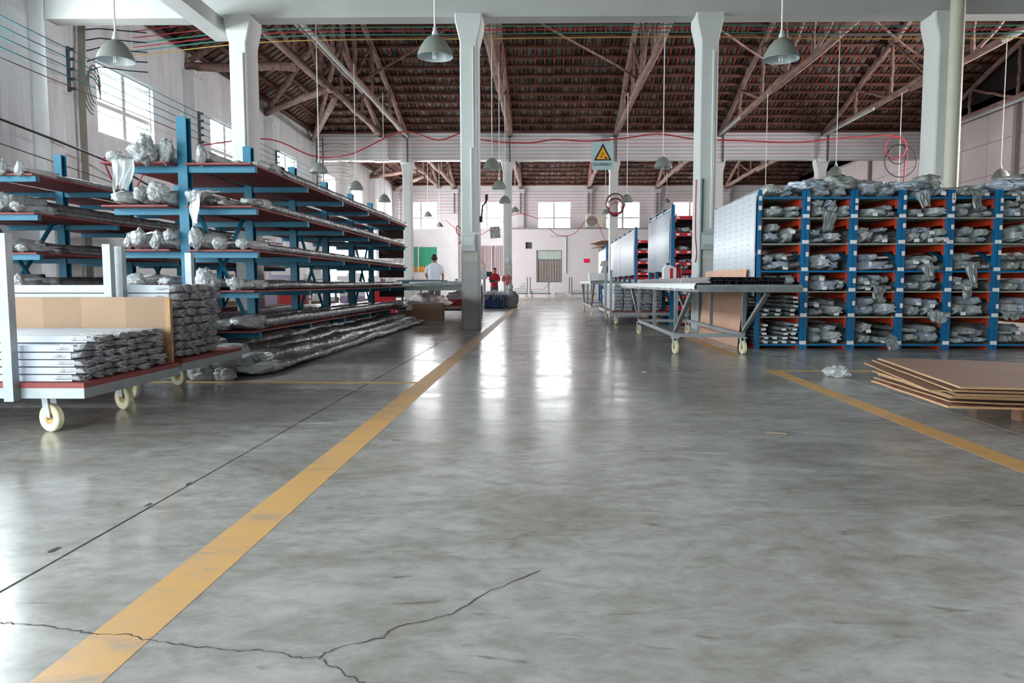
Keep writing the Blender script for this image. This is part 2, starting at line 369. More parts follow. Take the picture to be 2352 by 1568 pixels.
# ---- windows
def window(idx, axis, p, a, b, z0, z1, louvre, label, glass=M_GLASS):
    """2 x 2 light; axis X: in the left wall (opening spans y), axis Y: in the far wall (spans x)"""
    def bx(mb, u0, u1, d0, d1, c0, c1):
        return mb.box(p + d0, p + d1, u0, u1, c0, c1) if axis == 'X' else mb.box(u0, u1, p + d0, p + d1, c0, c1)
    mb = MB(); um = (a + b) / 2; zm = z0 + (z1 - z0) * .42; t = .05
    for u0, u1, c0, c1 in ((a, a + t, z0, z1), (b - t, b, z0, z1), (a + t, b - t, z0, z0 + t), (a + t, b - t, z1 - t, z1), (um - .07, um + .07, z0 + t, z1 - t), (a + t, um - .07, zm - .05, zm + .05), (um + .07, b - t, zm - .05, zm + .05)):
        bx(mb, u0, u1, -.06, .06, c0, c1)
    w = struct('window_%d' % idx, mb, M_WFRAME, label)
    for (u0, u1) in ((a + t, um - .07), (um + .07, b - t)):
        for (c0, c1) in ((z0 + t, zm - .05), (zm + .05, z1 - t)):
            if louvre:
                n = max(3, int((c1 - c0) / .15)); h = (c1 - c0) / n
                mm = MB(); L2 = (u1 - u0) / 2
                R = Matrix.Rotation(math.radians(62), 4, 'Y' if axis == 'X' else 'X')
                if axis == 'X': mm.box(-.06, .06, -L2, L2, -.003, .003, R)
                else: mm.box(-L2, L2, -.06, .06, -.003, .003, R)
                me = mm.mesh('louvre_slat', M_SLAT)
                for k in range(n):
                    cc = c0 + h * (k + .5); loc = (p, (u0 + u1) / 2, cc) if axis == 'X' else ((u0 + u1) / 2, p, cc)
                    link('louvre_slat', me, w, loc)
            else:
                o = obj('pane', bx(MB(), u0, u1, -.004, .004, c0, c1), glass, w)
    return w
n = 1
for k, (a, b) in enumerate(WIN_L1): window(n, 'X', XL - .14, a, b, WZ0, WZ1, True, '%s high louvred window of the left wall' % ['nearest', 'second', 'third'][k]); n += 1
for k, (a, b) in enumerate(WIN_L2): window(n, 'X', XL - .14, a, b, WZ0, WZ1, False, '%s high window of the left wall beyond the cross beam' % ['first', 'second', 'third'][k]); n += 1
for k, (a, b) in enumerate(WIN_L0): window(n, 'X', XL - .14, a, b, WZ0, WZ1, False, '%s high window of the left wall beside the camera' % ORD[k]); n += 1
for k, (a, b) in enumerate(WIN_R_ADDED): window(n, 'X', XR + .18, a, b, WZ0, WZ1, False, '%s unseen window added in the right wall for light' % ORD[k]); n += 1  # the right wall windows are added light openings, out of view
for k, (a, b) in enumerate(WIN_FAR): window(n, 'Y', YF + .14, a, b, 4.45, 6.2, False, '%s high window of the far wall from the left' % ORD[k]); n += 1
M_GREEN = mat('green_curtain', '#3f9a78', .8, var=.2, vscale=6, stretch=(6, 6, .3))
M_OCHRE = mat('ochre_sheet', '#d9962f', .8)
M_DULLC = mat('mauve_curtain', '#b7a3a4', .85, var=.15, vscale=5, stretch=(6, 6, .3))
def low_window(idx, a, b, z0, z1, label, kind):
    mb = MB(); t = .07; y = YF + .1
    for u0, u1, c0, c1 in ((a, a + t, z0, z1), (b - t, b, z0, z1), (a + t, b - t, z0, z0 + t), (a + t, b - t, z1 - t, z1), (a + .72, a + .78, z0 + t, z1 - t)): mb.box(u0, u1, y - .05, y + .05, c0, c1)
    w = struct('window_%d' % idx, mb, M_WFRAME, label)
    cb = MB()
    for k in range(24):   # gathered curtain
        u0 = a + (b - a) * k / 24; cb.box(u0, u0 + (b - a) / 24 + .01, y + .09 + .03 * math.sin(k * 1.9), y + .11 + .03 * math.sin(k * 1.9), z0 if kind == 'bars' else z0 + .45, z1)
    obj('curtain', cb, M_DULLC if kind == 'bars' else M_GREEN, w)
    if kind != 'bars': obj('sill_sheet', MB().box(a + .1, b - .05, y + .1, y + .13, z0, z0 + .47), M_OCHRE, w)
    bm_ = MB().tube([(0, 0, z0), (0, 0, z1)], .012, 6).mesh('window_bar', M_STEELD)
    for k in range(11 if kind == 'bars' else 5):
        link('window_bar', bm_, w, ((a + .1 + k * (b - a - .2) / 10) if kind == 'bars' else a + .12 + k * .14, y - .08, 0))
    return w
low_window(n, *LOWWIN[0], 'low sliding window with green curtain behind the man', 'curtain'); n += 1
low_window(n, *LOWWIN[1], 'low barred window with mauve curtain behind the red fan', 'bars'); n += 1
# ---- partition room in front of the far wall
PY = 46.6
PWIN = (-.55, 1.05, .95, 2.95)
wall_part = wall_grid('wall_partition', 'low pale partition room in front of the far wall', M_PART, 'Y', PY, PY + .2, [-2.3, 10.5], [0, 4.25], [PWIN, (-1.22, -.82, 3.05, 3.45)])
struct('partition_side', MB().box(-2.3, -2.1, PY + .2, YF, 0, 4.25), M_PART, parent=wall_part)
struct('partition_roof', MB().box(-2.35, 10.5, PY - .06, YF, 4.25, 4.33), mat('slab_edge', '#8e8686', .8), parent=wall_part)
struct('dark_vent', MB().box(-1.22, -.82, PY + .1, PY + .14, 3.05, 3.45), mat('vent_dark', '#4b4d4b', .8), parent=wall_part)
w = struct('window_%d' % n, MB().box(PWIN[0], PWIN[1], PY + .02, PY + .06, PWIN[2], PWIN[2] + .05).box(PWIN[0], PWIN[1], PY + .02, PY + .06, PWIN[3] - .05, PWIN[3]).box(PWIN[0], PWIN[0] + .05, PY + .02, PY + .06, PWIN[2], PWIN[3]).box(PWIN[1] - .05, PWIN[1], PY + .02, PY + .06, PWIN[2], PWIN[3]).box(PWIN[0], PWIN[1], PY + .02, PY + .06, 2.33, 2.40), M_STEELD, 'barred window of the partition room'); n += 1
cb = MB()
for k in range(22):
    u0 = PWIN[0] + 1.6 * k / 22; cb.box(u0, u0 + .08, PY + .13 + .02 * math.sin(k * 2.1), PY + .15 + .02 * math.sin(k * 2.1), PWIN[2], PWIN[3])
obj('curtain', cb, mat('taupe_curtain', '#a5948d', .85, var=.2, vscale=4, stretch=(8, 8, .3)), w)
bme = MB().tube([(0, 0, PWIN[2]), (0, 0, 2.36)], .014, 6).mesh('window_bar', M_GREYP)
for k in range(10): link('window_bar', bme, w, (PWIN[0] + .08 + k * .16, PY - .01, 0))
for z in (1.4, 1.9): obj('window_bar', MB().bar((PWIN[0], PY + .01, z), (PWIN[1], PY + .01, z), .02, .02), M_STEELD, w)
pv = obj('upper_sheet', MB().box(PWIN[0] + .05, PWIN[1] - .05, PY + .07, PY + .09, 2.4, 2.9), mat('pale_green_sheet', '#b9c4bb', .6, var=.1), w)
# ---- concrete columns and beams
def column(x, y, w, d, label, top=6.0, flare=.09, stain=None, group='white concrete columns'):
    o = thing('column', label, 'column', (x, y, 0), 0, group)
    c = .025; prof = lambda hw, hd: [(-hw + c, -hd), (hw - c, -hd), (hw, -hd + c), (hw, hd - c), (hw - c, hd), (-hw + c, hd), (-hw, hd - c), (-hw, -hd + c)]
    mb = MB(); vs = []; fs = []
    zs = [(0, 0), (top - .5, 0), (top - .12, flare), (top + .02, flare)]
    for z, fl in zs: vs += [(px + (fl if px > 0 else -fl), py, z) for px, py in prof(w / 2, d / 2)]
    for i in range(3):
        for k in range(8): fs.append((i*8+k, i*8+(k+1) % 8, (i+1)*8+(k+1) % 8, (i+1)*8+k))
    fs += [tuple(range(8))[::-1], tuple(24 + k for k in range(8))]
    mb.add(vs, fs); obj('shaft', mb, stain or M_COL, o); return o
def stained_col():
    m = M_COL.copy(); m.name = 'grimy_column'; nt = m.node_tree; N = nt.nodes; L = nt.links; b = N['Principled BSDF']
    src = b.inputs['Base Color'].links[0].from_socket; tc = N.new('ShaderNodeTexCoord'); sx = N.new('ShaderNodeSeparateXYZ'); L.new(tc.outputs['Object'], sx.inputs[0])
    n_ = N.new('ShaderNodeTexNoise'); n_.inputs['Scale'].default_value = 5; n_.inputs['Detail'].default_value = 6; L.new(tc.outputs['Object'], n_.inputs[0])
    a = N.new('ShaderNodeMath'); a.operation = 'MULTIPLY_ADD'; a.inputs[1].default_value = .5; L.new(n_.outputs['Fac'], a.inputs[0]); L.new(sx.outputs['Z'], a.inputs[2])
    r = N.new('ShaderNodeValToRGB'); e = r.color_ramp.elements; e[0].position = .3; e[0].color = (.75, .75, .75, 1); e[1].position = .95; e[1].color = (0, 0, 0, 1); x = e.new(.75); x.color = (.85, .85, .85, 1)
    L.new(a.outputs[0], r.inputs[0]); mx = N.new('ShaderNodeMix'); mx.data_type = 'RGBA'; L.new(r.outputs[0], mx.inputs[0]); L.new(src, mx.inputs[6]); mx.inputs[7].default_value = (*lin('#4a3f36'), 1)
    L.new(mx.outputs[2], b.inputs['Base Color']); return m
M_GRIME = stained_col()
COLA = [(-5.9, 'white concrete column rising behind the left shelving'), (-1.47, 'white concrete column with grimy brown base beside the joint'), (3.13, 'white concrete column behind the steel table trolley'), (7.62, 'white concrete column with a cream downpipe above the blue rack')]
for k, (x, lab) in enumerate(COLA): column(x, YA + .1, .34, .6, lab, stain=M_GRIME if k == 1 else None)
for k, x in enumerate((-5.95, -1.63, 2.95, 7.42, 11.8)):
    column(x, YB + .2, .36, .5, '%s column from the left under the middle cross beam' % ORD[k], top=6.15)
def beam(y0, y1, z0, z1, label, m=None):
    o = thing('cross_beam', label, 'beam', (0, y0, 0), 0, 'white concrete cross beams')
    obj('web', MB().box(XL, XR, 0, y1 - y0, z0, z1), m or M_BEAM, o); return o
b1 = beam(YA - .05, YA + .33, 6.0, 7.45, 'long white concrete beam crossing the top of the picture')
obj('stub_beam', MB().box(-6.6, -6.22, -1.75, .5, 5.72, 5.995), M_COL, b1)
b2 = beam(YB, YB + .4, 6.15, 7.4, 'white concrete beam crossing the middle of the hall', M_WALL)
M_B2 = M_WALL
obj('corbel', MB().box(-7.25, -6.75, -.35, 0, 6.15, 7.05).box(-7.3, -6.7, -.4, 0, 6.05, 6.2), M_WALL, b2)
for x in (-5.95, -1.63, 2.95, 7.42, 11.8): obj('corbel', MB().box(x - .2, x + .2, -.3, 0, 6.0, 7.05), M_WALL, b2)
# conduits, switch boxes on the columns
def panel_on_column(x, y, z, label, sockets=True):
    o = thing('switch_box', label, 'switch box', (x, y, z), 0, 'switch boxes on the columns')
    obj('backboard', MB().box(-.17, .19, -.025, 0, .42, .47), M_GREYP, o)
    bx = obj('box', MB().box(-.15, .1, -.09, 0, .1, .42).box(-.15, .1, -.1, -.09, .1, .12), M_GREYP, o)
    obj('cover', MB().box(-.12, .07, -.11, -.091, .2, .37), M_PIPE, bx)
    if sockets:
        s = obj('socket_plate', MB().box(-.16, .14, -.03, 0, -.12, .03), M_PVC, o)
        for k in range(3): obj('socket', MB().box(-.13 + k * .095, -.07 + k * .095, -.036, -.03, -.08, -.01), M_PIPE, s)
    return o
panel_on_column(-1.45, YA - .2, 1.42, 'grey switch box with socket row on the grimy column')
panel_on_column(3.17, YA - .2, 1.45, 'grey switch box with socket row beside the white list board')
panel_on_column(-1.63, YB - .05, 1.62, 'small grey switch box above the red fan')
def conduit(label, pts, r, m=M_PIPE, cat='pipe', group='conduits on the columns'):
    tag(obj('conduit_pipe', MB().tube(pts, r, 10), m, smooth=True), label, cat, group)
conduit('upright conduit on the grimy column above its switch box', [(-1.42, YA - .24, 1.9), (-1.42, YA - .24, 3.5)], .024)
conduit('thin conduit line running full height on the grimy column', [(-1.38, YA - .215, 3.5), (-1.38, YA - .215, 5.4)], .012)
conduit('upright conduit on the column right of its switch box', [(3.2, YA - .24, 1.95), (3.2, YA - .24, 5.3)], .026)
conduit('dark conduit on the left of the column behind the table trolley', [(3.02, YA - .23, .1), (3.02, YA - .23, 2.9)], .022, mat('dark_conduit', '#4d6165', .5))
conduit('white conduit line on the column behind the left shelving', [(-5.8, YA - .22, .1), (-5.8, YA - .22, 5.3)], .02)
conduit('thick cream rain downpipe on the right column', [(7.7, YA - .33, 0), (7.7, YA - .33, 6.9)], .13, M_PVC)
conduit('thin conduit above the red fan on its column', [(-1.58, YB - .07, 2.1), (-1.58, YB - .07, 6.1)], .018)
# ================================================================== ROOFS
SL = RISE / ((YB - YA) / 2)            # slope of the long sides
HIPW = 4.1                             # the hip ends at the truss over the first column line
def tile_mesh():
    mb = MB(); n = 6; vs = []; L_ = .66; W_ = .315
    for j, (v, dz) in enumerate(((0, -.02), (L_, .03))):
        for i in range(n + 1):
            t = -1 + 2 * i / n; vs.append((t * W_ / 2, v, dz - .07 * (1 - t * t)))
    for j, (v, dz) in enumerate(((0, .0), (L_, .05))):
        for i in range(n + 1):
            t = -1 + 2 * i / n; vs.append((t * W_ / 2, v, dz - .07 * (1 - t * t)))
    k = n + 1; fs = []
    for i in range(n): fs += [(i, i + 1, k + i + 1, k + i), (2*k + i, 3*k + i, 3*k + i + 1, 2*k + i + 1), (i, 2*k + i, 2*k + i + 1, i + 1)]
    mb.add(vs, fs); return mb
TILE = tile_mesh(); TILE_ME = TILE.mesh('roof_tile', M_TILE, smooth='all'); TILE_ME2 = TILE.mesh('roof_tile', M_TILE2, smooth='all')
def log(L_, r, seed, n=10, seg=7):
    rnd = random.Random(seed); mb = MB()
    mb.tube([(L_ * (i / n), rnd.uniform(-.03, .03), rnd.uniform(-.02, .02)) for i in range(n + 1)], [r * rnd.uniform(.85, 1.15) for _ in range(n + 1)], seg)
    return mb
def slope(parent, O, rot, width, length, umin, umax, detail, seedbase, budget):
    """tiles, rafters and purlins of one roof plane. O: origin at the eave, rot: euler, u = local x, v = local y (up the slope).
    umin(v)/umax(v) bound the plane (hips)."""
    Mx = Matrix.Translation(O) @ (Matrix.Rotation(rot[2], 4, 'Z') @ Matrix.Rotation(rot[0], 4, 'X'))
    du, dv = .34, .60; rows = int(length / dv); rnd = random.Random(seedbase)
    cells = []
    for j in range(rows + 1):
        v = j * dv; a, b = umin(v + .3), umax(v + .3); i = math.floor(a / du)
        while i * du < b:
            u = (i + .5) * du
            if a - .1 < u < b + .1: cells.append((u, v))
            i += 1
    single = set()
    if budget:
        vis = []
        for u, v in cells:
            p = Mx @ Vector((u, v, .1)); px = 1252 + 1700 * p.x / p.y; py = 650 - 1700 * (p.z - .9) / p.y
            if 620 < px < 1990 and 50 < py < 310 and not (1050 < px < 1112) and not (1580 < px < 1640): vis.append((p.length, u, v))
        vis.sort(); single = {(u, v) for _, u, v in vis[:budget]}
    rest = MB(); n_ = len(TILE.v)
    for u, v in cells:
        if (u, v) in single:
            p = Mx @ Vector((u + rnd.uniform(-.012, .012), v, .075))
            link('roof_tile', TILE_ME if rnd.random() < .7 else TILE_ME2, parent, p, rot)
        else:
            rest.m = 0 if rnd.random() < .7 else 1
            off = Vector((u + rnd.uniform(-.012, .012), v, .075)); rest.add([Mx @ (Vector(q) + off) for q in TILE.v], TILE.f)
    if rest.v: tag(obj('roof_tiles', rest, [M_TILE, M_TILE2], parent, smooth='all'), kind='stuff')
    # rafters
    rb = MB(); us = sorted({round(u - du / 2, 3) for u, v in cells})
    for u in us:
        vv = [v for uu, v in cells if abs(uu - du / 2 - u) < .02 or abs(uu + du / 2 - u) < .02]
        v0, v1 = min(vv), max(vv) + dv; w = rnd.uniform(.05, .075)
        if detail == 2: obj('rafter', MB().box(-w / 2, w / 2, 0, v1 - v0, -.0, .03), M_RAFT, parent, Mx @ Vector((u, v0, .0)), rot)
        else: rb.box(u - w / 2, u + w / 2, v0, v1, 0, .03, Mx)
    if rb.v: tag(obj('rafters', rb, M_RAFT, parent), kind='stuff')
    for j in range(rows + 1):
        v = .12 + j * dv; a, b = umin(v), umax(v)
        if b - a < .6: continue
        lg = log(b - a + .3, .062, seedbase + j, max(4, int((b - a) / 2.2)))
        obj('purlin', lg, M_LOGD, parent, Mx @ Vector((a - .15, v, -.066)), rot, smooth='all')
def roof(idx, y0, y1, label, detail, budget, left_detail):
    ym = (y0 + y1) / 2; zr = EAVE + RISE; half = (y1 - y0) / 2; t = .03
    # deck above the tiles keeps the daylight out
    P = {'fl': (XL, y1, EAVE), 'fr': (XR, y1, EAVE), 'nl': (XL, y0, EAVE), 'nr': (XR, y0, EAVE), 'rl': (XL + HIPW, ym, zr), 'rr': (XR, ym, zr)}
    up = Vector((0, 0, .2)); mb = MB()
    for q in (('fl', 'fr', 'rr', 'rl'), ('nr', 'nl', 'rl', 'rr'), ('nl', 'fl', 'rl')):
        mb.poly([Vector(P[k]) + up for k in q], (0, 0, .06))
    mb.poly([Vector(P['fr']), Vector(P['nr']), Vector(P['nr']) + up * 1.2, Vector(P['rr']) + up * 1.2, Vector(P['fr']) + up * 1.2], (.1, 0, 0))
    c = struct('ceiling' if idx == 0 else 'ceiling_%d' % (idx + 1), mb, mat('roof_deck', '#2a2221', .95), label)
    a = math.atan(RISE / half); Ls = math.hypot(half, RISE)
    wid = XR - XL
    # far plane: local x runs towards -X from the right end
    f = lambda v: wid - HIPW * (v / Ls)
    if detail: slope(c, Vector((XR, y1, EAVE)), (a, 0, PI), wid, Ls - .2, lambda v: 0.0, f, detail, 100 + idx * 50, budget)
    if left_detail:
        ah = math.atan(RISE / HIPW); Lh = math.hypot(HIPW, RISE)
        slope(c, Vector((XL, y1, EAVE)), (ah, 0, -PI / 2), y1 - y0, Lh - .1, lambda v: half * v / Lh, lambda v: (y1 - y0) - half * v / Lh, 1, 130 + idx * 50, 0)
    fb = MB().box(XL - .3, XL + .02, y0, y1, EAVE - .01, EAVE + .36).box(XL, XR, y1 - .02, y1 + .1, EAVE - .01, EAVE + .3).box(XL, XR, y0 - .1, y0 + .02, EAVE - .01, EAVE + .3).box(XR, XR + .3, y0, y1, EAVE - .01, EAVE + .3)
    obj('fascia', fb, mat('fascia_wood', '#4a3a36', .9), c)
    return c
roof(1, YA + .2, YB, 'dark tiled timber roof over the middle of the hall', 2, 300, True)
roof(2, YB + .3, YF, 'tiled timber roof over the far end of the hall', 1, 0, True)
roof(0, YN, YA, 'roof over the near end of the hall', 0, 0, False)
# ------------------------------------------------------------------ trusses
def truss(y0, y1, label, group, seed, extra_z=0.0):
    """timber truss along Y; origin at (x, y0, 0)"""
    o = thing('roof_truss', label, 'truss', (0, y0, 0), 0, group); L_ = y1 - y0; m = L_ / 2; z0 = 7.18; rnd = random.Random(seed)
    def lg(name, p, q, r, r2=None, k=8):
        p = Vector(p); q = Vector(q); P = [p.lerp(q, i / k) + Vector((rnd.uniform(-.025, .025), 0, rnd.uniform(-.02, .02))) * (0 if i in (0, k) else 1) for i in range(k + 1)]
        r2 = r2 or r; obj(name, MB().tube(P, [(r + (r2 - r) * i / k) * rnd.uniform(.92, 1.08) for i in range(k + 1)], 8), M_LOG, o, smooth='all')
    lg('bottom_chord', (0, 0, z0), (0, L_ * .56, z0 - .03), .12, .10); lg('bottom_chord', (0, L_ * .46, z0 + .1), (0, L_, z0), .10, .12)
    zt = EAVE + RISE - .22
    lg('top_chord', (0, L_, z0 + .05), (0, m, zt), .10); lg('top_chord', (0, 0, z0 + .05), (0, m, zt), .10)
    lg('king_post', (0, m, z0), (0, m, zt), .07)
    for s in (-1, 1):
        for d, u in ((.28, .28), (.62, .62)):
            zc = lambda q: z0 + .05 + (zt - z0) * (1 - q)
            lg('post', (.0, m + s * m * d, z0), (0, m + s * m * d, zc(d)), .06)
        lg('web', (0, m + s * m * .28, z0), (0, m + s * m * .62, z0 + .05 + (zt - z0) * .38), .055); lg('web', (0, m + s * m * .62, z0), (0, m + s * m * .28, z0 + .05 + (zt - z0) * .72 * .6), .05) if False else None
        lg('web', (0, m, z0 + .1), (0, m + s * m * .28, z0 + .05 + (zt - z0) * .72), .055)
    return o
TX = [(-7.0, 'leftmost timber truss, carrying the hip timbers'), (-5.95, 'timber truss over the left column'), (-1.5, 'timber truss over the grimy column'), (3.0, 'timber truss over the column behind the table trolley'), (7.42, 'timber truss meeting the beam right of the warning sign'), (11.8, 'timber truss over the blue rack'), (16.1, 'rightmost timber truss against the pink panelled wall')]
t0 = truss(YA + .3, YB - .02, TX[0][1], 'timber trusses of the middle hall', 5); t0.location.x = TX[0][0]; fix_kids(t0)
for x, lab in TX[1:]: dup(t0, (x, YA + .3, 0), 0, lab)
t1 = truss(YB + .42, YF - .02, 'far timber truss left of the man', 'timber trusses of the far hall', 8); t1.location.x = -7.0; fix_kids(t1)
for x, lab in [(-5.95, 'far timber truss over the second column row, left'), (-1.62, 'far timber truss over the red fan'), (2.85, 'far timber truss behind the warning sign'), (7.3, 'far timber truss right of the warning sign'), (11.8, 'far timber truss near the pink panelled wall')]: dup(t1, (x, YB + .42, 0), 0, lab)
def timber(name, label, p, q, r, group='hip timbers'):
    p = Vector(p); q = Vector(q); rnd = random.Random(int(p.y * 10)); k = 6
    P = [p.lerp(q, i / k) + Vector((rnd.uniform(-.03, .03), 0, rnd.uniform(-.03, .03))) for i in range(k + 1)]
    tag(obj(name, MB().tube(P, r, 8), M_LOG, smooth='all'), label, 'timber', group)
timber('tie_beam', 'roof tie beam from the left wall nearest the first window', (-10.0, 21.0, 6.9), (-7.0, 21.2, 6.95), .12)
timber('tie_beam', 'roof tie beam slanting from the second left pilaster', (-10.0, 26.9, 6.95), (-7.0, 23.9, 7.0), .11)
timber('tie_beam', 'diagonal roof tie beam from the far left corner', (-9.9, 32.0, 7.0), (-7.0, 25.1, 7.0), .11)
timber('hip_rafter', 'hip rafter log rising from the second left pilaster', (-9.9, 26.8, 7.05), (-7.0, 24.2, 9.0), .09)
timber('hip_rafter', 'hip rafter log rising above the first tie beam', (-9.9, 21.0, 7.05), (-7.0, 21.4, 9.05), .09)
timber('hip_rafter', 'hip rafter log rising from the far left corner', (-9.8, 31.9, 7.1), (-6.4, 24.4, 9.3), .09)
timber('tie_beam', 'far hall tie beam from the left wall', (-10.0, 37.2, 6.95), (-7.0, 37.4, 7.0), .11)
timber('tie_beam', 'far hall tie beam slanting to the leftmost truss', (-10.0, 42.8, 6.95), (-7.0, 40.8, 7.0), .11)
timber('tie_beam', 'far hall diagonal tie beam from the corner', (-9.9, 49.0, 7.0), (-7.0, 43, 7.0), .11)
timber('hip_rafter', 'far hall hip rafter from the left pilaster', (-9.9, 42.7, 7.05), (-7.0, 41.0, 9.0), .09)
# cross braces between trusses
for lab, p, q in [('sagging cross brace between the middle trusses', (-1.5, 21.0, 8.85), (3.0, 24.0, 7.3)), ('cross brace right of the column behind the table trolley', (3.0, 20.5, 8.75), (7.42, 23.5, 7.3)), ('cross brace above the blue rack', (7.42, 20.0, 8.6), (11.8, 23.0, 7.3)), ('cross brace left of the grimy column', (-5.95, 24.5, 7.4), (-1.5, 21.5, 8.8))]:
    timber('cross_brace', lab, p, q, .035, 'cross braces')
# slim strip lights on the chords
for k, (x, y0, y1, lab) in enumerate([(7.28, 28.4, 31.6, 'slim strip light under the truss right of the warning sign'), (11.66, 27.0, 31.8, 'slim strip light under the truss over the blue rack'), (16.0, 25.4, 31.6, 'slim strip light along the pink panelled wall'), (11.66, 17.6, 19.6, 'short strip light at the right edge of the picture'), (-5.82, 15.4, 31.8, 'long white conduit strip under the left truss')]):
    t = thing('strip_light', lab, 'light', (x, y0, 7.06), 0, 'strip lights on the trusses')
    obj('batten', MB().box(-.03, .03, 0, y1 - y0, -.01, .05), M_GREYP, t); obj('tube', MB().tube([(0, .02, -.03), (0, y1 - y0 - .02, -.03)], .018, 8), M_BULB, t, smooth=True)
# ================================================================== LAMPS, WIRES, SIGN
def make_lamp(label, rod):
    o = thing('pendant_lamp', label, 'lamp', (0, 0, 0), 0, 'grey dome pendant lamps')
    prof = [(.028, .25), (.05, .235), (.09, .215), (.135, .165), (.175, .10), (.2, .045), (.208, .012), (.214, .0)]
    obj('shade', MB().lathe(prof, 28), M_SHADE, o, smooth='all')
    obj('shade_lining', MB().lathe([(r - .004, z - .003) for r, z in prof], 28), M_SHADEIN, o, smooth='all')
    obj('socket', MB().lathe([(.001, .33), (.022, .33), (.022, .29), (.034, .285), (.034, .24), (.001, .24)], 14), M_GREYP, o, smooth=True)
    b = obj('bulb_base', MB().lathe([(.001, .2), (.03, .2), (.03, .12), (.001, .12)], 12), M_PIPE, o, smooth=True)
    tb = MB()
    for k in range(4):
        t = PI / 2 * k + .4; tb.tube([(.022 * math.cos(t), .022 * math.sin(t), .12), (.022 * math.cos(t), .022 * math.sin(t), -.03)], .011, 8)
    obj('tube', tb, M_BULB, b, smooth=True)
    obj('rod', MB().tube([(0, 0, .33), (0, 0, rod)], .011, 8), mat('white_rod', '#d9d9d6', .5), o, smooth=True)
    return o
LZ = 3.56
lamp0 = make_lamp('near grey dome lamp hanging in front of the left window', 3.5); lamp0.location = (-5.15, 9.05, LZ); fix_kids(lamp0)
for x, y, z, lab in [(-1.3, 8.95, LZ, 'near grey dome lamp hanging left of the grimy column'), (2.81, 9.1, LZ, 'near grey dome lamp hanging above the blue rack'),
        (-5.47, 18.1, LZ, 'dome lamp over the left shelving, nearest of its row'), (-5.39, 21.3, LZ, 'dome lamp over the left shelving, middle of its row'), (-5.28, 24.5, LZ, 'dome lamp over the left shelving, farthest of its row'),
        (-1.24, 17.5, LZ, 'dome lamp right behind the grimy column, highest in view'), (-1.3, 21.2, LZ, 'dome lamp right of the grimy column, middle of three'), (-1.34, 25.0, LZ, 'dome lamp right of the grimy column, lowest of three'),
        (2.72, 17.4, LZ, 'dome lamp between the warning sign and the right column'), (2.68, 24.6, LZ, 'small dome lamp under the warning sign side beam'),
        (7.23, 18.8, LZ, 'dome lamp hanging above the bags on the blue rack'), (11.6, 19.3, LZ, 'dome lamp before the pink panelled wall'),
        (7.25, 24.8, LZ, 'lamp whose rod ends behind the list board top'), (11.6, 24.8, LZ, 'lamp whose rod ends behind the blue rack bags'),
        (-5.5, 35.0, 4.0, 'far dome lamp before the left far window'), (-5.6, 39.5, 3.85, 'farthest dome lamp left, above the man'), (-1.35, 33.5, 4.05, 'far dome lamp peeking out behind the fan column'),
        (2.9, 36.0, 4.2, 'far dome lamp beside the outdoor air conditioner unit'), (6.55, 40.5, 5.2, 'far dome lamp between the two right far windows')]:
    l = dup(lamp0, (x, y, z), 0, lab)
    l.scale = (1, 1, 1)
def wire(label, pts, r, m, group, sag=0.0, n=12, name='wire', cat='wire', seed=0):
    pts = [Vector(p) for p in pts]; P = []
    if len(pts) == 2:
        for i in range(n + 1):
            t = i / n; p = pts[0].lerp(pts[1], t); p.z -= sag * 4 * t * (1 - t); P.append(p)
    else:   # smooth path through the points
        for i in range(len(pts) - 1):
            p0, p1, p2, p3 = pts[max(i - 1, 0)], pts[i], pts[i + 1], pts[min(i + 2, len(pts) - 1)]
            for k in range(8):
                t = k / 8; P.append(.5 * ((2 * p1) + (p2 - p0) * t + (2 * p0 - 5 * p1 + 4 * p2 - p3) * t * t + (3 * p1 - p0 - 3 * p2 + p3) * t ** 3))
        P.append(pts[-1])
    return tag(obj(name, MB().tube(P, r, 6), m, smooth='all'), label, cat, group)
# insulator racks
def insulators(label, loc, h, n, rz=0.0):
    o = thing('insulator_rack', label, 'insulators', loc, rz, 'insulator racks')
    obj('bracket', MB().box(-.03, .03, -.02, .02, -h / 2 - .06, h / 2 + .06), mat('dark_bracket', '#3f5560', .6), o)
    sp = MB().lathe([(.012, -.01), (.035, -.01), (.035, .01), (.02, .02), (.035, .03), (.035, .05), (.012, .05)], 10, Matrix.Rotation(PI / 2, 4, 'Y'), True).mesh('insulator', mat('brown_porcelain', '#4a4743', .3), True)
    for k in range(n): link('insulator', sp, o, (.06, 0, -h / 2 + h * k / (n - 1)))
    return o
for y, lab in ((15.25, 'insulator rack on the left wall nearest the camera'), (20.95, 'insulator rack on the second left pilaster'), (26.9, 'insulator rack on the third left pilaster')): insulators(lab, (-9.66, y, 5.22), .78, 5)
for k in range(5):
    z = 5.59 - k * .185
    wire('%s teal wire from the top along the left wall' % ORD[k], [(-9.58, 6, z), (-9.58, 15.25, z), (-9.58, 20.95, z), (-9.58, 26.9, z), (-9.6, 32.0, z)], .010, M_WTEAL if k < 4 else mat('brown_wire', '#7a5c50', .6), 'wires along the left wall')
wire('thick black cable sagging along the left wall', [(-9.5, 8.5, 4.0), (-9.55, 15.4, 3.62), (-9.5, 17.2, 3.35), (-9.5, 20.2, 2.75)], .022, M_WBLK, 'cables on the left wall', name='cable', cat='cable')
wire('thin dark wire under the thick cable on the left wall', [(-9.5, 8.5, 3.6), (-9.55, 15.2, 3.2), (-9.5, 19.5, 2.85)], .009, M_WBLK, 'cables on the left wall', name='cable', cat='cable')
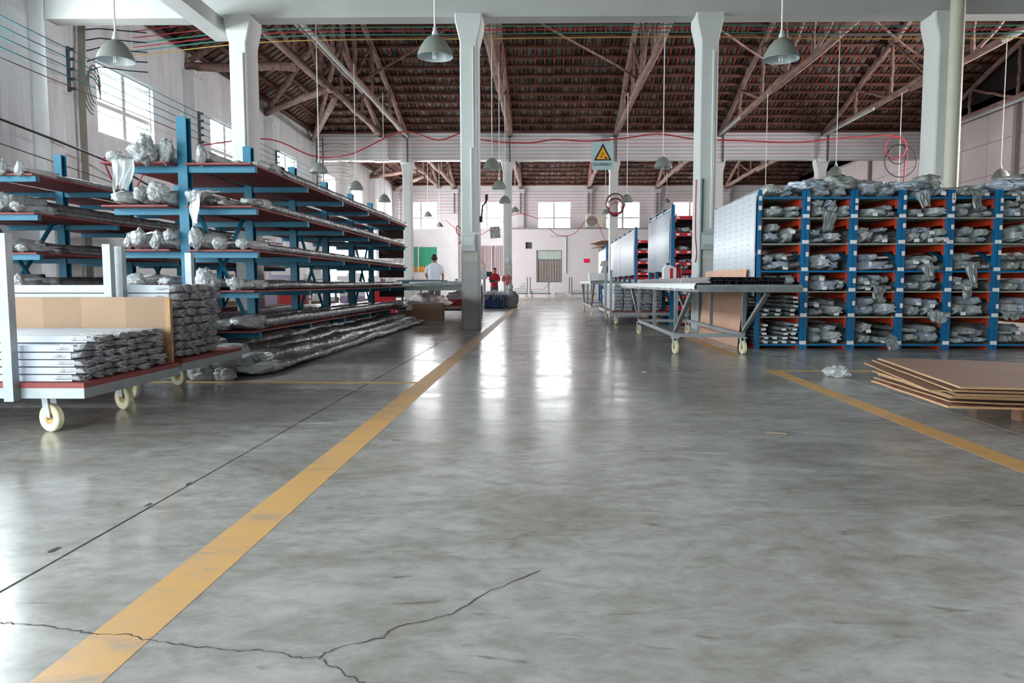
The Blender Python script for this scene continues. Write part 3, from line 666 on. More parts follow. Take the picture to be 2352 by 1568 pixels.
# cable bundle running down the left wall beside the first window
bund = thing('cable_bundle', 'bundle of grey cables running down beside the first left window', 'cable', (-9.9, 16.0, 0))
for k in range(6):
    rnd = random.Random(k); dx = .016 * k
    obj('cable', MB().tube([(dx, .014 * k - .06, .1), (dx, .014 * k - .06, 4.6), (dx + .03, .016 * k - .09, 5.2), (dx, .016 * k - .0, 5.9), (dx, .02 * k + .05, 6.9)], .017, 6), mat('beige_cable', '#8d8a80', .6), bund, smooth='all')
for k in range(4):
    P = []
    for i in range(15):
        t = PI * (1.5 - 1.5 * i / 14); P.append((.08 + .02 * k, .28 + .3 * math.cos(t) * (1 - .1 * k), 4.95 + .4 * math.sin(t) + .08 * k))
    obj('loop', MB().tube(P, .016, 6), mat('beige_cable', '#8d8a80', .6), bund, smooth='all')
for k in range(6):
    obj('tail', MB().tube([(.1, .1, 5.4 + k * .22), (.3, .25, 5.55 + k * .2), (.8, .45, 5.52 + k * .21), (1.2, .5, 5.5 + k * .21)], .014, 6), M_WBLK, bund, smooth='all')
# wires strung across behind the first beam
for k, (dz, m, c) in enumerate([(6.72, M_WRED, 'red'), (6.58, M_WRED, 'red'), (6.46, M_WGRN, 'green'), (6.38, M_WRED, 'red'), (6.30, M_WGRN, 'green'), (6.2, M_WYEL, 'yellow')]):
    wire('%s wire of six strung behind the top beam, %s' % (ORD[k], c), [(-9.0, 16.5, dz - .35), (-5.9, 16.5, dz - .06), (-1.47, 16.5, dz - .02), (3.1, 16.5, dz), (7.5, 16.5, dz - .06), (16.2, 16.5, dz)], .011, m, 'wires behind the top beam')
# wires along the middle beam
for x, lab in ((-5.85, 'insulator rack at the left column of the middle beam'), (-1.5, 'insulator rack at the middle beam above the fan'), (3.0, 'insulator rack at the middle beam by the sign'), (7.5, 'insulator rack at the middle beam right of the sign'), (11.9, 'insulator rack at the middle beam over the rack')): insulators(lab, (x, YB - .36, 6.55), .95, 6, PI / 2)
for k in range(7):
    z = 7.06 - k * .15
    wire('%s wire from the top along the middle beam' % ORD[k], [(-9.7, YB - .5, z + .02), (-5.95, YB - .5, z), (-1.63, YB - .5, z), (3, YB - .5, z), (7.4, YB - .5, z), (11.8, YB - .5, z), (16.2, YB - .5, z)], .008, (M_WGRY, M_WRED, M_WRED, M_WRED, M_WGRN, M_WRED, M_WGRY)[k], 'wires along the middle beam')
for k in range(8):
    z = 6.85 - k * .2
    wire('%s wire from the top along the far wall' % ORD[k], [(-9.8, YF - .4, z), (-5.95, YF - .4, z), (-1.6, YF - .4, z), (2.8, YF - .4, z), (7.3, YF - .4, z), (16, YF - .4, z)], .009, (M_WGRY, M_WRED)[k % 2], 'wires along the far wall')
for x in (-5.95, -1.62, 2.82, 7.28): insulators('insulator rack on the far wall pilaster %s' % {-5.95: 'behind the man', -1.62: 'above the fan', 2.82: 'beside the air conditioner', 7.28: 'between the right far windows'}[x], (x, YF - .33, 6.1), 1.2, 5, PI / 2)
# cable tray at the corner of the middle beam
o = thing('cable_ladder', 'dark cable ladder with tied loops left of the middle beam', 'cable ladder', (-9.62, 31.55, 0))
obj('rail', MB().bar((0, 0, 4.9), (0, 0, 7.0), .05, .03), M_WGRY, o); obj('rail', MB().bar((.26, 0, 4.9), (.26, 0, 7.0), .05, .03), M_WGRY, o)
for k in range(8): obj('rung', MB().bar((0, 0, 5.1 + .26 * k), (.26, 0, 5.1 + .26 * k), .03, .03), M_WGRY, o)
for k in range(6):
    P = [(.3, -.05, 5.2 + .3 * k), (.8, -.08, 5.25 + .3 * k), (1.3, -.1, 5.18 + .3 * k), (1.55, -.1, 5.1 + .3 * k), (1.3, -.1, 5.05 + .3 * k), (.9, -.08, 5.1 + .3 * k)]
    obj('cable_loop', MB().tube(P, .02, 6), mat('beige_cable', '#8d8a80', .6), o, smooth='all')
# the red cable hanging across the hall, carrying the sign
wire('long red cable swinging across the hall behind the sign', [(-9.5, 20.5, 4.65), (-8.5, 23, 5.3), (-7.4, 24, 4.95), (-6.2, 24, 5.02), (-4.6, 24, 5.7), (-3.4, 24, 5.45), (-2.5, 24, 5.72), (-2.0, 24, 5.45), (-.6, 24, 5.35), (.3, 24, 5.45), (1.4, 24, 5.4), (2.6, 24, 5.5), (3.6, 24, 5.62), (4.8, 24, 5.45), (6.3, 24, 5.4), (8.0, 24, 5.35), (9.8, 24, 5.5), (11.3, 24, 5.45), (11.35, 23.9, 4.4), (11.3, 23.9, 2.9)], .022, M_WRED, 'red cables', name='cable', cat='cable')
wire('red looped cable on the left wall', [(-9.45, 16.2, 3.65), (-9.4, 15.9, 3.5), (-9.4, 16.3, 3.05), (-9.4, 17.0, 3.0), (-9.4, 17.6, 3.5), (-9.4, 19.0, 3.4), (-9.4, 21.0, 3.25), (-9.4, 23.3, 3.5), (-9.4, 25.0, 3.6)], .018, M_WRED, 'red cables', name='cable', cat='cable')
P = [(-2.6, 24, 5.55)] + [(-2.62, 24.0, 5.3), (-2.6, 24, 3.2), (-2.55, 24, 2.75)] + [(-2.72 + .14 * math.cos(t), 24, 2.6 + .16 * math.sin(t)) for t in [PI * .3 - k * PI / 5 for k in range(9)]] + [(-2.6, 24, 2.45), (-2.78, 24, 2.15)]
wire('red cable hanging down with a loop left of the grimy column', P, .017, M_WRED, 'red cables', name='cable', cat='cable')
wire('thin red cable draped across the far windows', [(-5.9, 44, 4.6), (-4.4, 44, 3.6), (-3.0, 44, 4.2), (-1.7, 44, 4.95), (-.3, 44, 4.6), (.7, 44, 3.75), (1.7, 44, 3.8), (2.4, 44, 4.55), (3.0, 44, 4.5), (3.7, 44, 3.0)], .02, M_WRED, 'red cables', name='cable', cat='cable')
# hanging coil at the right column
o = thing('cable_coil', 'coil of red and dark cable hanging left of the right column', 'cable', (10.9, 23.6, 5.1))
for k, (r, m) in enumerate([(.33, M_WRED), (.3, M_WBLK), (.5, M_WBLK)]):
    obj('turn', MB().tube([(r * math.cos(t) + .1 * k, .02 * k, r * math.sin(t) - .2 * k) for t in [2 * PI * i / 20 for i in range(21)]], .017, 6, cap=False), m, o, smooth='all')
o = thing('cable_coil', 'round coil of cable hung on the column before the far window', 'cable', (3.0, YB - .15, 4.3))
for k in range(5): obj('turn', MB().tube([((.42 - .04 * k) * math.cos(t), -.02 * k, (.42 - .04 * k) * math.sin(t) * (1 + .25 * (k % 2)) - .06 * k) for t in [2 * PI * i / 20 for i in range(21)]], .02, 6, cap=False), (M_WRED, M_WBLK)[k % 2], o, smooth='all')
# warning sign
def text(name, s, size, parent, loc, rot, m, ext=.001, align='CENTER'):
    cu = bpy.data.curves.new(name, 'FONT'); cu.body = s; cu.size = size; cu.extrude = ext; cu.align_x = align; cu.align_y = 'CENTER'; cu.materials.append(m)
    t_ = bpy.data.objects.new(name, cu); C.objects.link(t_); bpy.context.view_layer.update()
    me = bpy.data.meshes.new_from_object(t_.evaluated_get(bpy.context.evaluated_depsgraph_get())); bpy.data.objects.remove(t_)
    o = link(name, me, parent, loc, rot); return o
SY = 21.9; SX = 1.675; SZ = 4.59
sg = thing('warning_sign', 'pale warning sign with black and yellow triangle hanging in the hall', 'sign', (SX, SY, SZ))
W2, H2 = .31, .405
pts = []
for cx, cz, a0 in ((W2 - .04, H2 - .04, 0), (-W2 + .04, H2 - .04, PI / 2), (-W2 + .04, -H2 + .04, PI), (W2 - .04, -H2 + .04, 1.5 * PI)):
    pts += [(cx + .04 * math.cos(a0 + k * PI / 8), 0, cz + .04 * math.sin(a0 + k * PI / 8)) for k in range(5)]
obj('plate', MB().poly(pts, (0, .012, 0)), mat('sign_plate', '#a9c4c2', .5), sg)
tri = lambda s, cz, y: [(0, y, cz + s * 1.0), (-s * .86, y, cz - s * .62), (s * .86, y, cz - s * .62)]
obj('triangle', MB().poly(tri(.3, .05, -.004), (0, .003, 0)), M_BLACK, sg)
ty = obj('triangle_field', MB().poly(tri(.218, .035, -.008), (0, .003, 0)), mat('sign_yellow', '#e8a21c', .5), sg)
for cx, cz in ((.0, .055), (-.05, -.03)):
    obj('gear', MB().poly([(cx + (.042 if k % 2 else .034) * math.cos(k * PI / 10), -.010, cz + (.042 if k % 2 else .034) * math.sin(k * PI / 10)) for k in range(20)], (0, .002, 0)), M_BLACK, sg)
    obj('gear_face', MB().poly([(cx + .026 * math.cos(k * PI / 8), -.012, cz + .026 * math.sin(k * PI / 8)) for k in range(16)], (0, .002, 0)), mat('sign_yellow', '#e8a21c', .5), sg)
    obj('gear_hub', MB().poly([(cx + .012 * math.cos(k * PI / 6), -.014, cz + .012 * math.sin(k * PI / 6)) for k in range(12)], (0, .002, 0)), M_BLACK, sg)
obj('hand', MB().poly([(.02, -.01, -.01), (.06, -.01, -.02), (.12, -.01, -.055), (.135, -.01, -.08), (.115, -.01, -.09), (.06, -.01, -.075), (.045, -.01, -.055), (.055, -.01, -.035)], (0, .002, 0)), M_BLACK, sg)
lt = text('lettering', '当心机械伤人', .1, sg, (0, -.006, -.25), (PI / 2, 0, 0), M_BLACK)
_w = max(v.co.x for v in lt.data.vertices) - min(v.co.x for v in lt.data.vertices); lt.scale = (.555 / _w, .555 / _w * 1.1, 1)
obj('hanger', MB().tube([(-.27, .006, H2 - .02), (-.27, 2.1, .83)], .004, 5).tube([(.27, .006, H2 - .02), (.27, 2.1, .83)], .004, 5), M_WGRY, sg)
# picture sheet and bracket beside the grimy column
o = thing('hanging_print', 'small faded print hanging right of the grimy column', 'picture', (-1.03, 15.3, 1.93), -.1)
obj('sheet', MB().poly([(-.11, 0, .12), (.1, 0, .13), (.115, 0, -.1), (-.09, 0, -.12)], (0, .006, 0)), mat('faded_print', '#b9c4c8', .6, col2='#8d6a60', vscale=16), o)
o = thing('wall_bracket', 'dark forked bracket on the right side of the grimy column', 'bracket', (-1.27, YA + .1, 2.1))
obj('stem', MB().tube([(0, 0, 0), (.02, 0, .2), (.03, 0, .32), (.1, 0, .4), (.1, 0, .55)], .02, 6).box(-.04, .03, -.03, .03, 0, .12), M_WBLK, o); obj('prong', MB().tube([(.1, 0, .4), (.13, 0, .46), (.13, 0, .55)], .012, 6), M_WBLK, o)
# ================================================================== WRAPPED BUNDLES (mesh kit)
def wrap(seed, L, W, H, n=18, crumple=.16, pinch=.35, wave=.0, front=(0, .015, .04, .075, .12, .18, .26, .38, .6), step=.45, folds=7, sag=0.0, sq=.57, fa=.5):
    """a bundle lying along +Y, its crumpled end at y = 0, base at z = 0"""
    r = random.Random(seed); ys = list(front)
    while ys[-1] + step < L: ys.append(ys[-1] + step)
    ys.append(L); ph = r.uniform(0, 9); k1 = r.randint(folds - 2, folds + 3); vs = []; fs = []
    ox, oz = r.uniform(-.25, .25) * W, r.uniform(-.1, .25) * H
    for y in ys:
        e = min(1.0, (y / max(front[-2], .05)) ** .55) if y < front[-2] else 1.0
        s = pinch + (1 - pinch) * e; a = (1 - e) * .5
        for k in range(n):
            t = 2 * PI * k / n; c, q = math.cos(t), math.sin(t)
            x = math.copysign(abs(c) ** sq, c) * W / 2; z = math.copysign(abs(q) ** sq, q) * H / 2
            d = 1 + crumple * (nz(c * 1.6 + seed * 3.1, q * 1.6, y * 5 + ph) + .6 * nz(c * 4 + seed, q * 4, y * 11)) * (1.6 - .9 * e) + a * fa * math.sin(k1 * t + ph)
            w_ = wave * nz(y * .7 + seed * 7.7, .3)
            vs.append((x * s * d + ox * (1 - e) + wave * .7 * nz(seed, y * .5), y + (.04 * (1 - e) * nz(c * 3, q * 3, seed)), max(0.002, H / 2 + z * s * d + oz * (1 - e) + max(0, w_))))
    m = len(ys)
    for i in range(m - 1):
        for k in range(n): fs.append((i*n+k, i*n+(k+1) % n, (i+1)*n+(k+1) % n, (i+1)*n+k))
    vs.append((ox, .02, H / 2 + oz)); cc = len(vs) - 1
    fs += [(cc, (k+1) % n, k) for k in range(n)] + [tuple((m-1)*n+k for k in range(n))]
    return MB().add(vs, fs)
def frill(seed, r0, L, droop=0.0, up=0.0, n=20, flare=1.0):
    """loose tied-off film tail leaving y = 0 towards -Y"""
    r = random.Random(seed); vs = []; fs = []; m = 8; k1 = r.randint(4, 6); ph = r.uniform(0, 6); sx = r.uniform(-.5, .5)
    for i in range(m):
        t = i / (m - 1); neck = .32 + .68 * abs(t - .22) / .78 * flare if t > .22 else .32 + .9 * (.22 - t) / .22
        for k in range(n):
            a = 2 * PI * k / n; rr = r0 * neck * (1 + .2 * t * math.sin(k1 * a + ph + t) + .55 * nz(math.cos(a) * 1.7 + seed, math.sin(a) * 1.7, t * 2.6) + .3 * nz(math.cos(a) * 4, math.sin(a) * 4 + seed, t * 7))
            vs.append((rr * math.cos(a) + sx * L * t * t, -L * t * (1 - .5 * min(1, droop)) + .2 * rr * math.sin(a) * droop, rr * math.sin(a) * (1 - .25 * droop) + up * L * t - droop * L * t * t * 1.4))
    for i in range(m - 1):
        for k in range(n): fs.append((i*n+k, i*n+(k+1) % n, (i+1)*n+(k+1) % n, (i+1)*n+k))
    return MB().add(vs, fs)
def crumple_me(seed, sx, sy, sz, m, sub=4, name='crumple', flat=None):
    bm = bmesh.new(); bmesh.ops.create_icosphere(bm, subdivisions=sub, radius=1.0)
    for v in bm.verts:
        p = v.co.copy(); q = p * 1.4 + Vector((seed * 5.3, seed * 1.7, seed))
        d = 1 + .38 * mnoise.noise(q) + .4 * (.35 - abs(mnoise.noise(q * 2.3))) + .42 * (.3 - abs(mnoise.noise(q * 4.9))) + .2 * (.3 - abs(mnoise.noise(q * 10)))
        z = p.z * d * sz / 2
        if flat is not None: z = max(z, -flat * sz / 2) + flat * sz / 2
        v.co = Vector((p.x * d * sx / 2, p.y * d * sy / 2, z))
    me = bpy.data.meshes.new(name); bm.to_mesh(me); bm.free(); me.materials.append(m); me.polygons.foreach_set('use_smooth', [True] * len(me.polygons)); return me
M_KNOT = mat('tied_film', '#d3d8d8', .18, col2='#aab0b1', vscale=11, bump=.8, bscale=26, alpha=.72, spec=.8)
FR_ME = [crumple_me(s, a, b, c, M_KNOT, 4, 'film_tail') for s, a, b, c in ((1, .14, .16, .11), (2, .1, .14, .13), (3, .13, .12, .09), (4, .09, .1, .17), (5, .16, .14, .1), (6, .1, .12, .15))]
def drape_me(seed, w, L, hang, m):
    """a limp sheet of film lying over an edge and hanging down; w: width, L: how far it hangs"""
    r = random.Random(seed); n_, m_ = 16, 16; vs = []; fs = []
    for j in range(m_ + 1):
        t = j / m_
        for i in range(n_ + 1):
            u = -1 + 2 * i / n_; ww = w / 2 * (1 - .45 * t * t + .18 * nz(t * 3, seed)) * (1 + .25 * nz(u * 2, t * 2 + seed))
            fold = .05 * nz(u * 2.4 + seed, t * 1.6) + .022 * nz(u * 6 + seed, t * 3) + .018 * math.sin(u * 7 + t * 2 + seed)
            if t < .25: y, z = (.25 - t) / .25 * hang, .02 + .03 * nz(u * 3, t * 5, seed)
            else: y, z = -.02 - .05 * (t - .25), -(t - .25) / .75 * L * (1 + .3 * nz(u * 1.5, seed))
            vs.append((u * ww + .1 * L * nz(t * 1.5, seed + 3), y - abs(fold), z + .3 * fold))
    for j in range(m_):
        for i in range(n_): a = j * (n_ + 1) + i; fs.append((a, a + 1, a + n_ + 2, a + n_ + 1))
    return MB().add(vs, fs).mesh('plastic_film', m, 'all')
# ================================================================== CANTILEVER RACKS
def hpost(h, w=.105, d=.12):
    return MB().box(-w/2, w/2, -d/2, -d/2 + .012, 0, h).box(-w/2, w/2, d/2 - .012, d/2, 0, h).box(-.006, .006, -d/2 + .012, d/2 - .012, 0, h)
POST = hpost(2.72).mesh('post', M_TEAL); ARM = MB().box(0, .74, -.035, .035, -.085, -.025).box(0, .74, -.04, .04, -.025, -.018).mesh('arm', M_TEAL)
LEV = [2.2, 1.74, 1.265, .82, .37]
def cantilever(x, ys, label, yr, yl):
    o = thing('cantilever_rack', label, 'rack', (x, 0, 0), 0, 'blue cantilever racks')
    for y in ys:
        link('post', POST, o, (0, y, 0)); obj('foot', MB().box(-.75, .75, y - .05, y + .05, 0, .07), M_TEAL, o)
        for z in LEV:
            for s in (-1, 1):
                a = link('arm', ARM, o, (s * .05, y, z)); a.scale = (s, 1, 1)
    for z in LEV:
        for s, (y0, y1) in ((1, yr), (-1, yl)):
            n_ = 4; dy = (y1 - y0) / n_; me = MB().box(-.36, .36, 0, dy - .006, -.018, 0).mesh('shelf_board', M_PLY)
            for k in range(n_): link('shelf_board', me, o, (s * .435, y0 + k * dy, z))
    for a, b in zip(ys, ys[1:]):
        if ys.index(a) % 2 == 0:
            obj('brace', MB().bar((.02, a, 1.95), (.02, b, .15), .05, .03, (1, 0, 0)), M_TEAL, o); obj('brace', MB().bar((-.02, b, 1.95), (-.02, a, .15), .05, .03, (1, 0, 0)), M_TEAL, o)
    return o
YSA = [8.27, 10.06, 11.8, 13.5, 15.3, 17.0]; YSB = [8.95, 10.6, 12.3, 14.0, 15.7, 17.4]
cantilever(-3.99, YSA, 'blue cantilever rack with red-brown shelves nearest the aisle', (8.1, 17.25), (8.0, 17.2))
cantilever(-6.9, YSB, 'blue cantilever rack behind the trolleys at the left edge', (8.85, 17.6), (8.8, 17.5))
SHELFN = ['top', 'second', 'third', 'fourth', 'lowest']
def long_bundle(x, y, z, L, W, H, seed, label, group, tail=None, ends=True, m=None, wave=.02, tilt=0.0, crumple=.2):
    o = thing('wrapped_bundle', label, 'bundle', (x, y, z), tilt, group)
    obj('profiles', wrap(seed, L, W, H, 14, crumple, .8, wave, front=(.22, .26, .3, .36, .44, .6), step=.24).add([], []), m or M_PLASTICD, o, smooth='all')
    if ends: obj('wrapped_end', wrap(seed + 50, .42, W * 1.12, H * 1.25, 20, .26, .3, 0, step=.12), M_PLASTIC, o, smooth='all')
    if tail is not None:
        t = link('film_tail', FR_ME[tail], o, (0, -.01, H * .75), (0, .3 * math.sin(seed), seed)); s = max(.8, W / .18); t.scale = (s, s, s)
    return o
SIDE = {'A': 'aisle rack', 'B': 'left edge rack'}
def fill(rack, x, y0, lv, side, items, seed):
    z = LEV[lv]; pos = {1: ['only'], 2: ['outer', 'inner'], 3: ['outer', 'middle', 'inner'], 4: ['outer', 'second', 'third', 'inner'], 5: ['outer', 'second', 'third', 'fourth', 'inner']}[len(items)]
    for k, (off, W, H, L, tail, dy) in enumerate(items):
        s = 1 if side == 'right' else -1
        lab = '%s plastic-wrapped bundle, %s shelf, %s side of the %s' % (pos[k], SHELFN[lv], side, SIDE[rack])
        long_bundle(x + s * off, y0 + dy, z, L, W, H, seed + k * 3 + lv * 17, lab, 'wrapped bundles on the blue cantilever racks', tail, dy > -9)
# items: offset from rack centre, width, height, length, tail, y shift
fill('A', -3.99, 8.1, 0, 'right', [(.70, .17, .10, 8.8, None, .45), (.47, .2, .08, 8.4, None, .3), (.22, .2, .12, 6.5, 3, .1)], 10)
fill('A', -3.99, 8.0, 0, 'left', [(.62, .17, .07, 8.0, 4, .0), (.3, .3, .17, 5.0, 3, .0)], 40)
fill('A', -3.99, 8.1, 1, 'right', [(.70, .18, .10, 8.8, None, .05), (.47, .17, .08, 8.5, None, .05), (.2, .22, .12, 7, 4, -.02)], 70)
fill('A', -3.99, 8.0, 1, 'left', [(.6, .2, .15, 7.5, None, -.02), (.36, .2, .16, 7.5, 1, .0), (.14, .15, .15, 7, 3, -.05)], 90)
fill('A', -3.99, 8.1, 2, 'right', [(.69, .19, .09, 8.8, 2, .0), (.44, .18, .09, 8.4, 1, .0), (.18, .22, .16, 7, 3, -.02)], 110)
fill('A', -3.99, 8.0, 2, 'left', [(.56, .15, .13, 7, 3, .1), (.4, .2, .17, 7, 5, .0), (.22, .18, .13, 7, 3, .02), (.1, .12, .2, 7, 5, .05)], 140)
fill('A', -3.99, 8.1, 3, 'right', [(.6, .24, .1, 8.9, 2, .0), (.34, .22, .09, 8.6, 5, .0), (.14, .16, .1, 8, None, .0)], 170)
fill('A', -3.99, 8.0, 3, 'left', [(.5, .22, .14, 7, 1, .1), (.25, .26, .12, 7, None, .1)], 190)
fill('A', -3.99, 8.1, 4, 'right', [(.62, .22, .13, 8.9, None, -.1), (.4, .2, .1, 8.9, 2, -.2), (.16, .22, .13, 8, None, -.3)], 210)
fill('A', -3.99, 8.0, 4, 'left', [(.5, .24, .12, 7, None, .1), (.22, .24, .12, 7, 1, .1)], 230)
fill('B', -6.9, 8.85, 0, 'right', [(.64, .16, .07, 9.0, 3, .02), (.42, .2, .09, 8.5, 3, .0), (.2, .2, .12, 8, 1, .0)], 250)
fill('B', -6.9, 8.85, 1, 'right', [(.6, .18, .1, 8.8, 2, .0), (.38, .24, .2, 8.5, 1, .05), (.15, .2, .12, 8, 2, .0)], 270)
fill('B', -6.9, 8.85, 2, 'right', [(.6, .16, .08, 8.8, 2, .05), (.4, .2, .15, 8.5, 3, .0), (.16, .2, .12, 8, None, .0)], 290)
fill('B', -6.9, 8.85, 3, 'right', [(.58, .18, .12, 8.8, 3, .0), (.34, .24, .16, 8.5, None, .05), (.14, .16, .1, 8, None, 0)], 310)
fill('B', -6.9, 8.8, 1, 'left', [(.4, .6, .14, 8, None, .3)], 330)
fill('B', -6.9, 8.8, 2, 'left', [(.4, .6, .14, 8, None, .3)], 340)
# slumped bundles on the floor under the aisle rack
for k, (x, W, H, y, L, tail, z) in enumerate([(-2.86, .34, .09, 6.95, 9.8, None, .0), (-3.06, .42, .15, 7.0, 9.3, 2, .01), (-3.3, .46, .21, 7.05, 9.2, 5, .01), (-3.56, .42, .26, 7.1, 8.8, 1, .02), (-3.8, .4, .24, 7.6, 8.5, None, .03), (-4.15, .5, .2, 7.8, 8.5, None, .06)]):
    long_bundle(x, y, z + .004, L, W, H, 400 + k * 7, '%s plastic-wrapped bundle from the aisle lying on the floor under the rack' % ORD[k], 'wrapped bundles on the floor', tail, True, M_PLASTICD, .05, 0, .34)
# big loose films and bags
def film(label, loc, seed, r0, L, droop, up, rz=0.0, flare=1.2, group='loose plastic film'):
    if droop > .7: o = link('plastic_film', drape_me(seed, r0 * 2, L * 1.25, .18, M_FILM), None, loc, (0, 0, rz))
    else: o = link('plastic_film', crumple_me(seed, r0 * 2, r0 * 1.7, r0 * (1.3 + 1.2 * up), M_KNOT, 4), None, loc, (0, .2, rz))
    tag(o, label, 'plastic film', group)
film('wide translucent film hanging over the front post of the aisle rack', (-3.72, 8.02, 1.86), 21, .17, .26, 1.0, 0, -.9, 1.5)
film('clear film hanging from the top shelf corner left of the post', (-4.52, 8.0, 2.22), 22, .12, .26, 1.1, 0, .2, 1.3)
film('puffed clear bag on the top shelf left of the post', (-4.28, 7.98, 2.3), 23, .15, .2, .1, .1, -1.2, 1.0)
film('upright twist of film beside the top of the post', (-4.08, 8.05, 2.32), 24, .06, .16, 0, 2.2)
film('peaked clear film rising from the fourth shelf', (-3.72, 8.05, .9), 25, .09, .2, 0, 1.6)
film('open tube of film on the second shelf left of the post', (-4.15, 7.98, 1.88), 26, .1, .14, .3, .5, .5, 1.4)
def bag(label, loc, size, seed, m=None, group='crumpled bags'):
    me = crumple_me(seed, *size, m or M_KNOT, 4, 'bag', .6)
    return tag(link('crumpled_bag', me, None, loc), label, 'bag', group)
bag('crumpled clear bag on the floor at the left end of the floor bundles', (-3.55, 6.9, .004), (.3, .22, .16), 1)
bag('tall knotted clear bag on the floor before the floor bundles', (-3.2, 6.82, .004), (.2, .18, .17), 2)
bag('small round clear bag at the end of the floor bundles', (-2.98, 6.8, .004), (.17, .16, .13), 3)
film('opened clear tube on the floor beside the back trolley', (-3.7, 6.95, .1), 27, .07, .28, .2, 0, 1.1, 1.3)
film('bow-shaped film tie on the floor bundles', (-3.12, 6.9, .2), 28, .07, .14, .2, .8, -.4, 1.5)
bag('small crumpled bag on the yellow cross line in the right aisle', (2.83, 7.16, .002), (.22, .2, .12), 4)
# ================================================================== TROLLEYS ON THE LEFT
def caster_parts(parent, x, y, zt, ang=0.0, wr=.075, red=False):
    c = obj('caster', MB().box(-.045, .045, -.05, .05, zt - .012, zt).bar((-.027, 0, zt - .012), (-.027, -.02, wr), .006, .05, (0, 1, 0)).bar((.027, 0, zt - .012), (.027, -.02, wr), .006, .05, (0, 1, 0)), M_GREYP, parent, (x, y, 0), (0, 0, ang))
    R = Matrix.Translation((0, -.02, wr)) @ Matrix.Rotation(PI / 2, 4, 'Y')
    obj('wheel', MB().lathe([(wr * .45, -.017), (wr * .8, -.017), (wr * .93, -.022), (wr, -.015), (wr, .015), (wr * .93, .022), (wr * .8, .017), (wr * .45, .017), (wr * .45, -.017)], 24, R), M_WHEEL, c, smooth=True)
    obj('hub', MB().lathe([(.001, -.012), (wr * .46, -.012), (wr * .46, .012), (.001, .012)], 16, R).lathe([(.001, -.036), (.009, -.036), (.009, .036), (.001, .036)], 8, R), M_BRASSY, c, smooth=True)
    return c
def deck_trolley(label, x0, x1, y0, y1, posts, wheels, zt=.325):
    o = thing('deck_trolley', label, 'trolley', (0, 0, 0), 0, 'steel deck trolleys')
    obj('deck', MB().box(x0, x1, y0, y1, zt - .03, zt), M_PLY, o)
    f = MB().box(x0, x1, y0, y0 + .05, zt - .09, zt - .03).box(x0, x1, y1 - .05, y1, zt - .09, zt - .03).box(x1 - .05, x1, y0 + .05, y1 - .05, zt - .09, zt - .03).box(x0, x0 + .05, y0 + .05, y1 - .05, zt - .09, zt - .03)
    obj('frame', f, M_STEEL, o)
    for x, y, h in posts: obj('post', MB().box(x - .028, x + .028, y - .028, y + .028, zt - .1, h), M_STEEL, o)
    for x, y, a in wheels: caster_parts(o, x, y, zt - .09, a, .085)
    return o
deck_trolley('near steel deck trolley carrying white wrapped profiles', -6.2, -2.66, 4.2, 5.32, [(-3.06, 4.17, 1.18), (-3.17, 5.36, 1.18), (-5.7, 4.17, 1.18), (-5.7, 5.36, 1.18)], [(-3.02, 4.42, PI / 2 - .35), (-3.03, 5.22, PI / 2 - .5), (-5.8, 4.42, 1.3), (-5.8, 5.22, 1.3)])
deck_trolley('second steel deck trolley behind the near one with a taller stack', -6.2, -2.74, 5.52, 6.62, [(-3.16, 5.49, 1.17), (-3.2, 6.65, 1.17), (-5.7, 5.49, 1.17), (-5.7, 6.65, 1.17)], [(-3.25, 6.45, PI / 2 - .4), (-3.25, 5.7, 1.2), (-5.8, 6.4, 1.3), (-5.8, 5.7, 1.3)])
def pack_meshes(W, H, L, seeds, bodym):
    out = []
    for s in seeds:
        body = MB().box(-W/2 + .004, W/2 - .004, .05, L, .003, H - .003).mesh('profile', bodym)
        end = wrap(s, .15, W * .99, H * .99, 18, .12, .8, 0, sq=.8, fa=.1, front=(0, .008, .02, .04, .06, .09, .13), step=.1).mesh('wrapped_end', M_WRAPEND, 'all')
        out.append((body, end))
    return out
def pack(loc, rz, me, label, group, tagm=None):
    o = thing('wrapped_profile', label, 'package', loc, rz, group); link('profile', me[0], o); link('wrapped_end', me[1], o)
    if tagm: link('paper_tag', tagm, o, (0, -.006, 0))
    return o
pk1 = pack_meshes(.122, .043, 3.3, range(500, 506), M_WHITEP); pk2 = pack_meshes(.128, .062, 3.3, range(520, 526), M_WHITEP)
r = random.Random(3)
for j in range(6):
    for i in range(8):
        if j == 5 and i in (0,): continue
        pack((-2.69 + r.uniform(-.035, .015), 4.31 + i * .121 + r.uniform(-.006, .006), .325 + j * .0435), PI / 2 + r.uniform(-.006, .006), r.choice(pk1), 'white wrapped package, %s layer up, %s from the front of the near trolley stack' % (ORD[j], ORD[i]), 'packages of the near trolley stack')
for j in range(9):
    for i in range(6):
        pack((-2.79 + r.uniform(-.03, .02), 5.62 + i * .126 + r.uniform(-.005, .005), .325 + j * .0625), PI / 2 + r.uniform(-.006, .006), r.choice(pk2), 'white wrapped package, %s layer up, %s from the front of the taller trolley stack' % (ORD[j], ORD[i]), 'packages of the taller trolley stack')
# corrugated sheet standing on the near trolley
def creased():
    mb = MB(); us = [-6.1, -4.6, -4.25, -3.95, -3.62, -3.36, -3.02, -2.71]; r_ = random.Random(9)
    ys = [5.30 + (.016 if i_ % 2 else -.014) for i_ in range(len(us))]
    for a, b, p, q in zip(us, us[1:], ys, ys[1:]): mb.poly([(a, p, .326), (b, q, .326), (b, q, .8), (a, p, .8)], (0, .007, 0))
    return mb
tag(obj('cardboard_sheet', creased(), M_CARD), 'tan cardboard sheet standing upright on the near trolley', 'cardboard')
tag(obj('cardboard_sheet', MB().box(-2.735, -2.70, 5.29, 5.325, .326, .79), M_CARDE), 'narrow folded cardboard flap at the end of the trolley sheet', 'cardboard')
